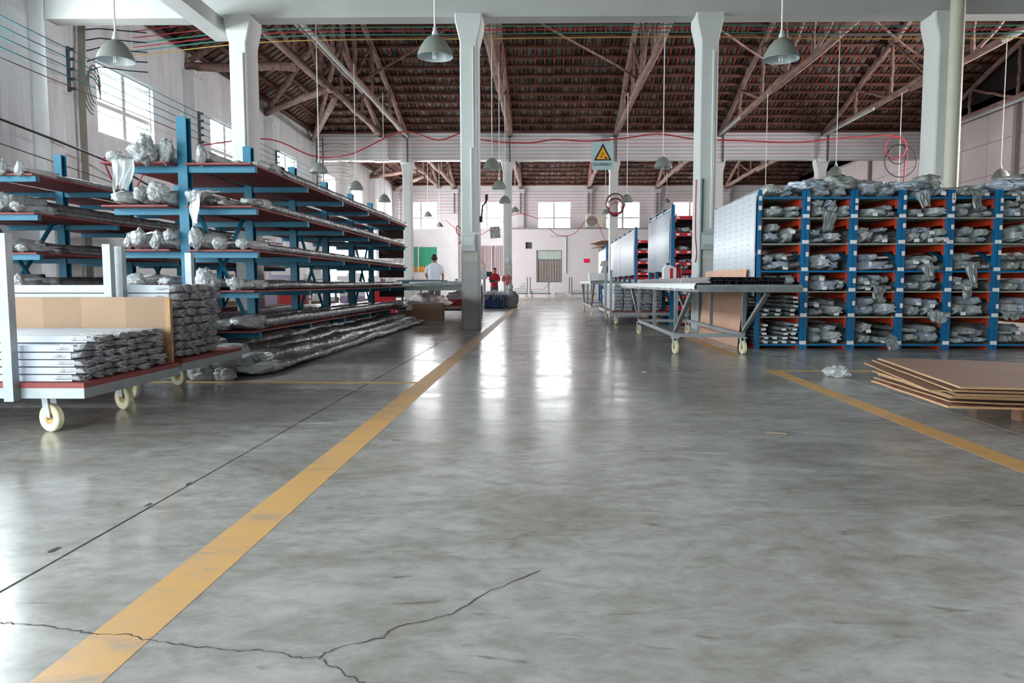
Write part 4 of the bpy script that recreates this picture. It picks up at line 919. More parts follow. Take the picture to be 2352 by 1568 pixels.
# ================================================================== NEAR BLUE RACK ON THE RIGHT
RX0, RW, RY0, RY1 = 2.90, .645, 10.12, 12.62
RLEV = [2.05, 1.78, 1.434, 1.067, .79, .446, .07]
M_RW = [mat('rack_wrap_grey', '#c8cdce', .2, col2='#82898c', vscale=7, bump=.7, bscale=18, spec=.8), mat('rack_wrap_blue', '#bcc6d0', .2, col2='#75808b', vscale=6, bump=.7, bscale=15, spec=.8), mat('rack_wrap_green', '#bdc3bd', .22, col2='#747a78', vscale=7, bump=.7, bscale=20, spec=.8)]
M_RWD = mat('rack_profile_dark', '#3a3638', .35, .2, var=.3, vscale=2, stretch=(5, .3, 5))
M_FLAP = mat('hanging_film', '#b4bab9', .22, col2='#868e8d', vscale=9, bump=.5, bscale=18, alpha=.8, spec=.8)
RV = {}
for kind, W, H in (('s', .16, .085), ('m', .21, .125), ('b', .28, .16), ('l', .35, .14)):
    RV[kind] = [wrap(700 + i * 13 + len(kind) + int(W * 100), 2.2, W, H, 18, .34, .45, 0, front=(0, .012, .03, .06, .1, .15, .22, .32, .5), step=.55, folds=6).mesh('wrapped_bundle', M_RW[i % 3], 'all') for i in range(6)]
TAGM = MB().box(-.035, .035, -.002, 0, -.02, .02).mesh('paper_tag', M_PAPER); TAGS = MB().box(-.02, .02, -.002, 0, -.03, .03).mesh('paper_tag', M_PAPER); TAGW = MB().box(-.045, .045, -.002, 0, -.025, .025).mesh('paper_tag', M_PAPER)
RPOST = MB().box(-.024, .024, -.03, .03, 0, 2.15).box(-.014, .014, -.034, -.03, 0, 2.15).mesh('post', M_BLUE)
SBEAM = MB().box(-.012, .012, 0, RY1 - RY0 - .06, -.1, -.02).box(-.016, .016, -.01, 0, -.15, .02).mesh('side_beam', M_ORANGE)
SHEET = MB().box(-RW / 2 + .05, RW / 2 - .05, 0, RY1 - RY0 - .02, -.016, 0).mesh('shelf_sheet', M_SHELF)
LIP = MB().box(-RW / 2 + .049, RW / 2 - .049, -.012, .0, -.022, .004).mesh('front_lip', M_BLUE)
BAYN = ['first', 'second', 'third', 'fourth', 'fifth', 'sixth']
rnd = random.Random(77)
def rack_unit(i):
    xc = RX0 - .03 + RW * (i + .5)
    o = thing('storage_rack', 'blue storage rack bay, %s from the white list board' % BAYN[i], 'rack', (xc, RY0, 0), 0, 'blue storage rack bays')
    for s in (-1, 1):
        for y in (.0, RY1 - RY0): link('post', RPOST, o, (s * (RW / 2 - .026), y + .03, 0))
        for z in RLEV: link('side_beam', SBEAM, o, (s * (RW / 2 - .064), .06, z))
        for k, z in enumerate((.3, 1.2)): obj('diagonal', MB().bar((s * (RW / 2 - .03), .1, z), (s * (RW / 2 - .03), RY1 - RY0 - .05, z + .85), .02, .02), M_BLUE, o)
    for k, z in enumerate(RLEV):
        link('shelf_sheet', SHEET, o, (0, .01, z))
        if k in (0, 3, 6): link('front_lip', LIP, o, (0, .008, z))
    for k, z in enumerate(RLEV[1:]):
        link('paper_tag', TAGW, o, (RW / 2 - .003 if i < 5 else RW / 2 - .02, -.006, z + .02))
    for k in range(6): link('paper_tag', TAGS, o, (-RW / 2 + .026, -.005, [2.02, 1.92, 1.66, 1.30, .95, .6][k] + rnd.uniform(-.03, .03)))
    if i == 4:
        t = obj('number_plate', MB().box(-.024, .024, -.002, 0, -.05, .05), M_PAPER, o, (-RW / 2 + .026, -.008, 2.05))
        text('numeral', '5', .06, t, (0, -.003, .02), (PI / 2, 0, 0), M_BLACK); obj('arrow', MB().poly([(0, -.003, -.042), (.016, -.003, -.022), (0, -.003, -.012), (-.016, -.003, -.022)], (0, .001, 0)), M_BLACK, t)
    return o, xc
SHN = ['top', 'second', 'third', 'fourth', 'fifth', 'sixth', 'lowest', 'floor level']
def put(kind, x, y, z, label, group, rz=0.0, tagp=False, sc_=1.0):
    o = link('wrapped_bundle', rnd.choice(RV[kind]), None, (x, y, z), (0, 0, rz), (sc_ * rnd.uniform(.92, 1.06), 1, rnd.uniform(.85, 1.25)))
    tag(o, label, 'bundle', group)
    if tagp: link('paper_tag', TAGM, o, (rnd.uniform(-.02, .03), -.012, .035), (rnd.uniform(-.15, .15), rnd.uniform(-.1, .1), 0))
    return o
HW = RW / 2 - .09
FLAP = [drape_me(k + 300, .16 + .03 * k, .16 + .03 * (k % 3), .1, M_FLAP) for k in range(5)]
for i in range(6):
    o, xc = rack_unit(i)
    for k, z in enumerate(RLEV):
        room = (RLEV[k - 1] - z - .05) if k else .22
        grp = 'bundles on the near blue rack'
        lab = '%s wrapped bundle from the left, %s shelf, %s bay of the near blue rack'
        if i == 0 and k in (5, 6):     # neat tagged stacks
            cols = [(-.19, 2 if k == 5 else 5), (-.02, 2), (.19, 5)] if k == 5 else [(-.2, 5), (-.06, 2), (.07, 4), (.21, 5)]
            for c, (dx, nn) in enumerate(cols):
                for j in range(nn):
                    if z + .055 * (j + 1) > z + room + .03: break
                    p = put('s', xc + dx, RY0 + .02 + rnd.uniform(-.02, .02), z + .001 + .058 * j, 'flat tagged package, %s up in %s column, %s shelf, first bay, near blue rack' % (ORD[j], ORD[c], SHN[k]), 'tagged packages in the first bay', 0, True); p.scale = (.9, 1, .68)
            continue
        x = -HW + .03; c = 0; base = []
        while x < HW - .06:
            kd = rnd.choice('smmbbl') if room > .18 else rnd.choice('ssm'); W = {'s': .14, 'm': .18, 'b': .24, 'l': .31}[kd]
            if x + W > HW + .04: kd, W = 's', .14
            if x + W > HW + .06: break
            put(kd, xc + x + W / 2, RY0 + rnd.uniform(-.06, .05), z + .001, lab % (ORD[c], SHN[k], BAYN[i]), grp, rnd.uniform(-.03, .03), rnd.random() < .25); base.append((x + W / 2, {'s': .075, 'm': .11, 'b': .14, 'l': .125}[kd])); x += W * .97; c += 1
        tops = [b for b in base if b[1] + .1 < room and rnd.random() < (.95 if k else .55)]
        for q, (bx_, h) in enumerate(tops[:3]):
            put(rnd.choice('sm'), xc + bx_, RY0 + rnd.uniform(-.03, .12), z + h, 'upper %s wrapped bundle, %s shelf, %s bay of the near blue rack' % (['left', 'middle', 'right'][q], SHN[k], BAYN[i]), grp, rnd.uniform(-.06, .06), rnd.random() < .2)
        if rnd.random() < .38:
            f = link('plastic_film', rnd.choice(FLAP), None, (xc + rnd.uniform(-.2, .2), RY0 - .035, z + .07), (0, rnd.uniform(-.3, .3), rnd.uniform(-.3, .3))); f.scale = (rnd.uniform(.7, 1.2), 1, rnd.uniform(.5, 1.15))
            tag(f, 'drooping film end on the %s shelf, %s bay of the near blue rack' % (SHN[k], BAYN[i]), 'plastic film', 'drooping film ends')
# bags heaped on top of the rack
for k, (x, y, z, sx, sy, sz, sd) in enumerate([(3.15, 10.5, 2.05, .3, .6, .12, 31), (3.62, 10.4, 2.08, .5, .7, .2, 32), (4.0, 10.5, 2.1, .5, .7, .24, 33), (4.45, 10.6, 2.08, .5, .8, .2, 34), (4.95, 10.5, 2.08, .5, .8, .18, 35), (5.2, 10.3, 2.16, .35, .3, .16, 36), (5.75, 10.6, 2.05, .6, .8, .14, 37), (6.25, 10.4, 2.07, .35, .8, .2, 38), (6.55, 10.4, 2.1, .4, .8, .26, 39)]):
    bag('%s heap of grey wrapping from the left on top of the near blue rack' % ORD[k], (x, y, z + .06), (sx, sy, sz), sd, M_RW[k % 3], 'wrapping heaped on the rack top')
film('long stiff film roll sticking up from the rack top', (5.05, 10.3, 2.22), 44, .06, .36, 0, .25, 1.9, .8)
# thin rods lying on the upper shelves
for k, (x, z) in enumerate([(3.2, 1.98), (3.3, 1.70), (4.3, 1.66), (5.5, 1.36), (5.1, 1.99), (4.2, 1.98)]):
    tag(obj('thin_rod', MB().tube([(x - .2, 10.6, z - .04), (x + .1, 12.4, z - .01)], .006, 5).tube([(x - .16, 10.6, z - .05), (x + .14, 12.4, z - .02)], .006, 5), mat('pinkish_rod', '#b99a94', .4)), '%s pair of thin pale rods inside the near blue rack' % ORD[k], 'rod', 'thin rods in the blue rack')
# ---- list boards on the rack ends (rows of small handwriting)
def list_mat():
    m = bpy.data.materials.new('handwritten_list'); m.use_nodes = True; nt = m.node_tree; N = nt.nodes; L = nt.links; b = N['Principled BSDF']
    tc = N.new('ShaderNodeTexCoord'); sx = N.new('ShaderNodeSeparateXYZ'); L.new(tc.outputs['Object'], sx.inputs[0])
    def math_(op, a, v=None, c=None):
        n_ = N.new('ShaderNodeMath'); n_.operation = op
        for k, q in enumerate((a, v, c)):
            if q is None: continue
            if isinstance(q, (int, float)): n_.inputs[k].default_value = q
            else: L.new(q, n_.inputs[k])
        return n_.outputs[0]
    wn = N.new('ShaderNodeTexNoise'); wn.inputs['Scale'].default_value = 5; wn.inputs['Detail'].default_value = 2; L.new(tc.outputs['Object'], wn.inputs[0])
    zz = math_('MULTIPLY_ADD', wn.outputs['Fac'], .09, sx.outputs['Z']); yy = math_('MULTIPLY_ADD', wn.outputs['Fac'], .3, sx.outputs['Y'])
    row = math_('LESS_THAN', math_('FRACT', math_('MULTIPLY', zz, 13.0)), .45)
    col = math_('LESS_THAN', math_('FRACT', math_('MULTIPLY', yy, 2.9)), .55)
    mp = N.new('ShaderNodeMapping'); mp.inputs['Scale'].default_value = (1, 60, 45); L.new(tc.outputs['Object'], mp.inputs[0])
    n1 = N.new('ShaderNodeTexNoise'); n1.inputs['Scale'].default_value = 1.0; n1.inputs['Detail'].default_value = 1; L.new(mp.outputs[0], n1.inputs[0])
    ink = math_('MULTIPLY', math_('MULTIPLY', row, col), math_('GREATER_THAN', n1.outputs['Fac'], .55))
    n2 = N.new('ShaderNodeTexNoise'); n2.inputs['Scale'].default_value = 2.5; L.new(tc.outputs['Object'], n2.inputs[0])
    r = N.new('ShaderNodeValToRGB'); e = r.color_ramp.elements; e[0].position = .45; e[0].color = (*lin('#a9afbc'), 1); e[1].position = .55; e[1].color = (*lin('#c4a2a2'), 1); L.new(n2.outputs['Fac'], r.inputs[0])
    mx = N.new('ShaderNodeMix'); mx.data_type = 'RGBA'; L.new(ink, mx.inputs[0]); mx.inputs[6].default_value = (*lin('#dce3ea'), 1); L.new(r.outputs[0], mx.inputs[7]); L.new(mx.outputs[2], b.inputs['Base Color'])
    b.inputs['Roughness'].default_value = .5
    n3 = N.new('ShaderNodeTexNoise'); n3.inputs['Scale'].default_value = 3; L.new(tc.outputs['Object'], n3.inputs[0]); bp = N.new('ShaderNodeBump'); bp.inputs['Strength'].default_value = .3; bp.inputs['Distance'].default_value = .03; L.new(n3.outputs['Fac'], bp.inputs['Height']); L.new(bp.outputs[0], b.inputs['Normal'])
    return m
M_LIST = list_mat()
def list_board(x, y0, y1, z0, z1, label):
    o = thing('list_board', label, 'board', (x, y0, 0), 0, 'white list boards'); L_ = y1 - y0; n_ = 12; mb = MB(); vs = []; fs = []
    for i in range(n_ + 1):
        t = i / n_
        for d in (0, .006): vs += [(d + .006 * math.sin(i * 2.1), L_ * t, z0 + .01 * math.sin(i * 1.3)), (d + .004 * math.sin(i * 1.7 + 1), L_ * t, z1)]
    for i in range(n_):
        a = i * 4; b = a + 4; fs += [(a, b, b + 1, a + 1), (a + 2, a + 3, b + 3, b + 2), (a + 1, b + 1, b + 3, a + 3), (a, a + 2, b + 2, b)]
    mb.add(vs, fs); obj('sheet', mb, M_LIST, o, smooth='all')
    obj('edge_strip', MB().box(-.004, .012, -.012, 0, z0, z1 + .01), M_WFRAME, o); return o
list_board(RX0 - .062, 10.16, 12.6, .72, 2.12, 'large white handwritten list board on the end of the near blue rack')
# ---- racks with red beams farther down the aisle
RV2 = [wrap(900 + i, 1.6, .32, .16, 16, .3, .5, 0, step=.5).mesh('wrapped_bundle', M_RW[i % 3], 'all') for i in range(3)]
def red_rack(x0, x1, ys, top, levels, label, seed, cnt):
    r = random.Random(seed); o = thing('pallet_rack', label, 'rack', (x0, ys[0], 0), 0, 'blue racks with red beams'); W = x1 - x0
    pm_ = MB().box(-.04, .04, -.04, .04, 0, top).mesh('post', M_BLUE)
    for y in ys:
        for x in (0, W): link('post', pm_, o, (x, y - ys[0], 0))
    bm_ = MB().box(.042, W - .042, -.035, .0, -.065, .015).box(.042, .075, -.043, -.035, -.12, .05).mesh('beam', M_RED); sm_ = MB().box(.045, W - .045, 0.001, ys[-1] - ys[0], -.02, 0).mesh('shelf_sheet', mat('dark_shelf', '#4a4648', .6))
    for z in levels:
        link('beam', bm_, o, (0, -.005, z)); link('shelf_sheet', sm_, o, (0, 0, z)); link('beam', bm_, o, (0, ys[-1] - ys[0], z))
        for k in range(3 if z in levels[1:4] else 1): link('paper_tag', TAGM, o, (.1 + k * .24, -.05, z - .025))
    for a, b in zip(ys, ys[1:]): obj('brace', MB().bar((0, a - ys[0], .3), (0, b - ys[0], 1.0), .03, .03), M_BLUE, o); obj('tie', MB().bar((0, a - ys[0], top - .08), (0, b - ys[0], top - .08), .04, .03), M_STEEL, o)
    n_ = 0
    for z in levels[1:]:
        for k in range(cnt):
            if r.random() < .8:
                q = link('wrapped_bundle', r.choice(RV2), None, (x0 + .28 + k * .4, ys[0] + .03, z + .001), (0, 0, 0), (r.uniform(.8, 1.1), 1, r.uniform(.5, 1.1)))
                tag(q, '%s wrapped bundle from the left, %s shelf of the %s' % (ORD[k], SHN[levels.index(z)], label.split(',')[0]), 'bundle', 'bundles on the red beamed racks')
    return o
red_rack(2.7, 5.2, [15.85, 16.95, 18.05, 19.15], 2.55, [2.3, 1.95, 1.58, 1.33, 1.17, .8, .42, .1], 'tall red-beamed rack, behind the column and the table trolley', 5, 4)
red_rack(2.7, 5.2, [22.2, 23.75, 25.3, 26.85, 28.4, 30.0], 2.56, [2.15, 1.85, 1.53, 1.2, .85, .5, .15], 'middle red-beamed rack, with two list boards', 6, 4)
red_rack(2.75, 5.0, [33.0, 34.6, 36.1, 37.6], 2.6, [2.2, 1.85, 1.5, 1.15, .8, .45, .12], 'farthest red-beamed rack, with cardboard on top', 7, 3)
list_board(2.645, 15.95, 19.2, 1.16, 2.42, 'creased white list board on the tall red-beamed rack')
list_board(2.645, 22.3, 26.2, 1.13, 2.46, 'nearer of two white list boards on the middle rack')
list_board(2.645, 26.25, 30.05, 1.13, 2.46, 'farther of two white list boards on the middle rack')
list_board(2.695, 33.1, 37.6, 1.05, 2.45, 'small far white list board on the farthest rack')
for k, (x, z, a) in enumerate([(2.95, 2.605, .05), (2.8, 2.63, -.1), (3.1, 2.655, .12)]):
    tag(obj('cardboard_sheet', MB().box(-.6, .9, 0, 3.2, 0, .02, Matrix.Rotation(-.06 + .05 * k, 4, 'Y')), M_CARD, None, (x, 33.2, z + .05 * k), (0, 0, a)), '%s flat cardboard sheet on top of the farthest rack' % ['lowest', 'middle', 'uppermost'][k], 'cardboard', 'cardboard on the farthest rack')
tag(obj('grey_jacket', frill(61, .16, .5, 1.2, 0, 20, 1.0), mat('grey_cloth', '#b9b7b4', .9), None, (2.62, 32.8, 1.75), (0, 0, 0), 'all'), 'grey cloth hanging on the corner of the farthest rack', 'cloth')
# ================================================================== STEEL TABLE TROLLEYS
def table_trolley(label, x0, x1, y0, y1, yw0, yw1, z, zb):
    o = thing('table_trolley', label, 'trolley', (0, 0, 0), 0, 'steel table trolleys'); t = .045
    obj('top_frame', MB().box(x0, x1, y0, y0 + .06, z - .06, z).box(x0, x1, y1 - .06, y1, z - .06, z).box(x0, x0 + .06, y0 + .06, y1 - .06, z - .06, z).box(x1 - .06, x1, y0 + .06, y1 - .06, z - .06, z), M_STEELD, o)
    obj('table_top', MB().box(x0 + .005, x1 - .005, y0 + .005, y1 - .005, z, z + .018), mat('table_board', '#7d8180', .6, var=.2), o)
    lx = (x0 + .04, x1 - .2); ym = (yw0 + yw1) / 2
    for x in lx:
        obj('base_rail', MB().box(x - t/2, x + t/2, yw0, yw1, zb, zb + .05), M_STEEL, o)
        for y in (yw0, ym, yw1): obj('leg', MB().box(x - t/2, x + t/2, y - t/2, y + t/2, zb + .05, z - .06), M_STEELD, o)
        obj('strut', MB().bar((x, yw0 + .04, zb + .06), (x, yw0 - 1.0, z - .07), .045, .045), M_STEELD, o); obj('strut', MB().bar((x, yw1 - .04, zb + .06), (x, yw1 + 1.1, z - .07), .045, .045), M_STEELD, o)
        for y in (yw0, yw1): caster_parts(o, x, y + .04, zb, .15, .085)
    for y in (yw0, yw1): obj('cross_rail', MB().box(lx[0], lx[1], y - t/2, y + t/2, zb + .002, zb + .048), M_STEEL, o)
    return o
table_trolley('steel table trolley carrying black profiles before the blue rack', 1.62, 2.72, 7.86, 15.85, 9.42, 13.1, .865, .215)
table_trolley('far steel table trolley under a white quilted cover', 1.28, 2.25, 20.4, 27.2, 21.0, 25.1, .93, .215)
# black profiles: comb shaped sections lying along the table
def tprof(L_):
    w = .042; mb = MB().box(-w/2, w/2, 0, L_, 0, .006).box(-.004, .004, 0, L_, .006, .034).box(-.014, .014, 0, L_, .034, .04).box(-w/2, -w/2 + .006, 0, L_, .006, .02); return mb
BP = [tprof(5.6 + k * .25).mesh('metal_profile', M_BLKP) for k in range(3)]
r = random.Random(12)
for j in range(2):
    for i in range(19):
        p = link('metal_profile', r.choice(BP), None, (1.79 + i * .0435 + r.uniform(-.002, .002), 8.0 + r.uniform(-.05, .1), .884 + j * .042), (0, 0, r.uniform(-.002, .002)))
        tag(p, 'black metal profile in the %s layer on the steel table trolley' % ['lower', 'upper'][j], 'metal profile', 'black profiles %s layer' % ['lower', 'upper'][j])
for i in range(5):
    P = [(1.76 + i * .03, 8.9 + i * .2, .895 + .008 * (i % 2)), (1.8 + i * .02, 12, .9), (1.78 + i * .03, 15.2, .9)]
    tag(obj('thin_rod', MB().tube(P, .007, 5), M_STEEL), '%s thin rod lying along the left edge of the black profiles' % ORD[i], 'rod', 'thin rods beside the black profiles')
def cloth(x0, x1, y0, y1, z, drop, seed, m, label, cat='cloth'):
    ny = 46; vs = []; fs = []; prof = [(x0 - .025, -drop), (x0 - .03, -drop * .4), (x0 - .014, .006), (x0 + .05, .012), (x1, .01)]
    for i in range(ny + 1):
        y = y0 + (y1 - y0) * i / ny
        for k, (x, dz) in enumerate(prof): vs.append((x + .012 * nz(y * 4, k * 2.2, seed), y, z + dz + (.016 * nz(y * 5, k * 3, seed) if k < 2 else .006 * (1 + nz(y * 4, k, seed)))))
    n_ = len(prof)
    for i in range(ny):
        for k in range(n_ - 1): fs.append((i*n_+k, i*n_+k+1, (i+1)*n_+k+1, (i+1)*n_+k))
    tag(obj('cloth', MB().add(vs, fs), m, smooth='all'), label, cat)
M_QUILT = mat('white_quilt', '#e3e4e2', .7, var=.12, vscale=12, bump=.5, bscale=25)
cloth(1.62, 1.76, 7.95, 15.8, .884, .05, 3, M_QUILT, 'white padded strip along the left edge of the steel table trolley')
cloth(1.28, 2.24, 20.45, 27.1, .95, .06, 4, M_QUILT, 'white quilted cover on the far steel table trolley')
for k, (x, y, a) in enumerate([(1.5, 23.2, .1), (1.85, 23.6, -.1), (1.7, 25.0, .0)]):
    o = thing('white_carton', '%s white carton on the far steel table trolley' % ['left', 'right', 'rear'][k], 'box', (x, y, .98), a, 'white cartons'); obj('body', MB().box(-.14, .14, -.1, .1, 0, .24), M_PAPER, o); obj('tape', MB().box(-.142, .142, -.012, .012, .0, .242), M_PVC, o)
tag(obj('zip_tie', MB().tube([(1.74, 9.6, .9), (1.78, 9.62, .975), (1.84, 9.66, .985)], .004, 5), M_PAPER), 'white cable tie round the rods on the steel table trolley', 'cable tie')
# extinguisher and canister at the far end of the table
o = thing('fire_extinguisher', 'red fire extinguisher with black hose by the right column', 'extinguisher', (2.56, 14.35, .884))
obj('cylinder', MB().lathe([(.001, 0), (.07, 0), (.075, .02), (.075, .25), (.05, .31), (.025, .33), (.001, .33)], 18), M_RED, o, smooth=True); obj('valve', MB().box(-.03, .03, -.02, .02, .33, .37).bar((-.02, 0, .37), (.1, 0, .40), .02, .012), M_BLACK, o); obj('hose', MB().tube([(.02, 0, .35), (.09, 0, .36), (.13, 0, .28), (.14, 0, .1)], .012, 6), M_BLACK, o, smooth=True)
o = thing('white_canister', 'white canister with red stripe beside the fire extinguisher', 'canister', (2.38, 14.2, .884)); obj('body', MB().poly([(-.12, 0, 0), (.12, 0, 0), (.12, 0, .3), (.0, 0, .36), (-.08, 0, .36), (-.12, 0, .28)], (0, .18, 0)), M_PAPER, o); obj('stripe', MB().box(.0, .06, -.003, 0, .02, .3), M_RED, o); obj('cap', MB().lathe([(.001, .36), (.03, .36), (.03, .4), (.001, .4)], 10, Matrix.Translation((-.03, .09, 0))), M_BLACK, o)
# cardboard panels leaning on the rack end under the table
def lean(label, y0, y1, xb, xt, z1, m, th):
    mb = MB().poly([(xb, y0, .003), (xb, y1, .003), (xt, y1, z1), (xt, y0, z1)], (-th, 0, 0)); tag(obj('leaning_cardboard', mb, m), label, 'cardboard', 'cardboard panels leaning on the rack')
M_PINKC = mat('pinkish_cardboard', '#d3a78f', .8, var=.06)
lean('pinkish cardboard panel leaning on the blue rack under the table trolley', 10.35, 12.95, 2.69, 2.80, 1.1, M_PINKC, .008)
lean('black panel leaning behind the pinkish cardboard', 10.22, 12.8, 2.745, 2.815, .98, M_BLACK, .01)
# ================================================================== PACKAGE TROLLEY
deck_trolley('steel deck trolley with white packages beyond the table trolley', 1.45, 2.72, 16.1, 19.95, [(1.43, 16.12, 1.18), (1.43, 17.55, 1.16)], [(1.55, 16.25, .2), (2.52, 16.75, .2), (1.62, 19.6, .2), (2.62, 19.6, .2)], .29)
pk3 = pack_meshes(.2, .074, 3.2, range(560, 565), M_WHITEP)
r = random.Random(8)
for j in range(8):
    for i in range(5):
        if j > 6 and i > 2: continue
        pack((1.62 + i * .215 + r.uniform(-.008, .008), 16.35 + r.uniform(-.06, .03) + (.25 if j < 2 and i > 1 else 0), .29 + j * .076), r.uniform(-.01, .01), r.choice(pk3), 'white wrapped package, %s layer up, %s from the left on the package trolley' % (ORD[j], ORD[i]), 'packages of the package trolley')
# ================================================================== CARDBOARD STACK AT THE RIGHT EDGE
M_BLUEC = mat('blue_print_card', '#7d86a8', .7, col2='#4c5470', vscale=30); M_REDC = mat('red_edge_card', '#a3423f', .7, col2='#d0a98a', vscale=20)
o = thing('pallet', 'low wooden pallet under the cardboard stack', 'pallet', (2.55, 4.2, 0))
for y in (.1, .66, 1.15): obj('bearer', MB().box(.55, 1.9, y - .05, y + .05, .0, .1), M_CARDD, o)
for k in range(7): obj('board', MB().box(.52 + k * .2, .67 + k * .2, 0, 1.3, .1, .125), M_CARDD, o)
def sheet(label, pts, m, th=.009, lift=None):
    """a sheet of stiff card as a fan of thick quads; pts: corner (x, y, z)"""
    o = thing('cardboard_sheet', label, 'cardboard', (0, 0, 0), 0, 'flat cardboard stack')
    P = [Vector(p) for p in pts]; n_ = 5; mb = MB(); g = [[P[0].lerp(P[1], i / n_).lerp(P[3].lerp(P[2], i / n_), j / n_) for j in range(n_ + 1)] for i in range(n_ + 1)]
    vs = []; fs = []
    for i in range(n_ + 1):
        for j in range(n_ + 1):
            p = g[i][j] + Vector((0, 0, .004 * nz(i * .9, j * .9, P[0].z * 40))); vs += [p, p + Vector((0, 0, th))]
    ix = lambda i, j, t: ((i * (n_ + 1)) + j) * 2 + t
    for i in range(n_):
        for j in range(n_): fs += [(ix(i, j, 0), ix(i, j + 1, 0), ix(i + 1, j + 1, 0), ix(i + 1, j, 0)), (ix(i, j, 1), ix(i + 1, j, 1), ix(i + 1, j + 1, 1), ix(i, j + 1, 1))]
    obj('face', mb.add(vs, fs), m, o); eb = MB(); ev = []
    for seq in ([(i, 0) for i in range(n_ + 1)], [(n_, j) for j in range(n_ + 1)], [(i, n_) for i in range(n_, -1, -1)], [(0, j) for j in range(n_, -1, -1)]):
        for (i, j), (i2, j2) in zip(seq, seq[1:]):
            q = [vs[ix(i, j, 0)], vs[ix(i2, j2, 0)], vs[ix(i2, j2, 1)], vs[ix(i, j, 1)]]; eb.add(q, [(0, 1, 2, 3)])
    obj('edge', eb, M_CARDE, o)
M_CARDT = mat('stack_cardboard', '#94705a', .8, var=.06, vscale=3)
SHT = [('lowest red-edged sheet of the cardboard stack', (2.36, 5.35, .19), (2.32, 4.25, .185), (3.9, 4.3, .135), (3.9, 5.4, .135), M_REDC, .012),
 ('brown sheet second from the bottom of the cardboard stack', (2.38, 5.36, .215), (2.34, 4.27, .212), (3.9, 4.3, .16), (3.9, 5.4, .16), M_CARDT, .008),
 ('blue printed sheet low in the cardboard stack', (2.42, 5.38, .235), (2.36, 4.3, .232), (3.9, 4.3, .18), (3.9, 5.4, .18), M_BLUEC, .012),
 ('torn middle sheet of the cardboard stack', (2.37, 5.36, .262), (2.33, 4.22, .25), (3.9, 4.25, .205), (3.9, 5.4, .205), M_CARDT, .008),
 ('second blue printed sheet of the cardboard stack', (2.41, 5.37, .282), (2.31, 4.15, .27), (3.9, 4.2, .225), (3.9, 5.4, .225), M_BLUEC, .014),
 ('skewed sheet jutting left from the cardboard stack', (2.29, 5.32, .325), (2.13, 4.1, .302), (3.9, 4.1, .255), (3.9, 5.4, .255), M_CARDT, .007),
 ('bent sheet just under the top of the cardboard stack', (2.35, 5.33, .343), (2.2, 4.0, .318), (3.9, 4.0, .275), (3.9, 5.42, .275), M_CARDT, .007),
 ('topmost brown sheet of the cardboard stack', (2.37, 5.28, .362), (2.19, 3.9, .345), (3.9, 3.95, .3), (3.9, 5.4, .3), M_CARDT, .01)]
for lab, a, b, c_, d, m, th in SHT: sheet(lab, (a, b, c_, d), m, th)
# small litter on the floor
for k, (x, y, L_, a, m, lab) in enumerate([(1.39, 4.41, .12, -.42, M_CARD, 'small tan wood splinter lying on the floor'), (1.0, 7.45, .05, .3, M_PAPER, 'tiny white paper scrap on the floor in mid aisle'), (3.0, 6.4, .07, .2, M_PAPER, 'paper shred on the floor left of the cardboard stack'), (2.9, 9.1, .2, .1, M_WBLK, 'dark strip on the floor before the blue rack')]):
    tag(obj('litter', MB().poly([(-L_/2, -.012, 0), (L_/2, -.008, 0), (L_/2 * .9, .012, 0), (-L_/2, .008, 0)], (0, 0, .004)), m, None, (x, y, .002), (0, 0, a)), lab, 'litter', 'litter on the floor')
# ================================================================== PEOPLE
M_SKIN = mat('skin', '#b98468', .55); M_HAIR = mat('black_hair', '#1d1815', .6); M_SHIRT = mat('white_tshirt', '#dfe5f0', .85, bump=.2, bscale=12); M_TROU = mat('grey_trousers', '#5d625f', .9); M_REDT = mat('red_top', '#c9283c', .85); M_SHOE = mat('dark_shoe', '#2a2829', .7)
def skinned(name, pts, edges, root, m, parent, sub=2):
    me = bpy.data.meshes.new(name); me.from_pydata([p[:3] for p in pts], edges, []); me.materials.append(m)
    o = link(name, me, parent)
    md = o.modifiers.new('skin', 'SKIN'); md.use_smooth_shade = True
    sv = me.skin_vertices[0].data
    for i, p in enumerate(pts): r = p[3]; sv[i].radius = r if isinstance(r, tuple) else (r, r); sv[i].use_root = (i == root)
    sb = o.modifiers.new('sub', 'SUBSURF'); sb.levels = sub; sb.render_levels = sub
    return o
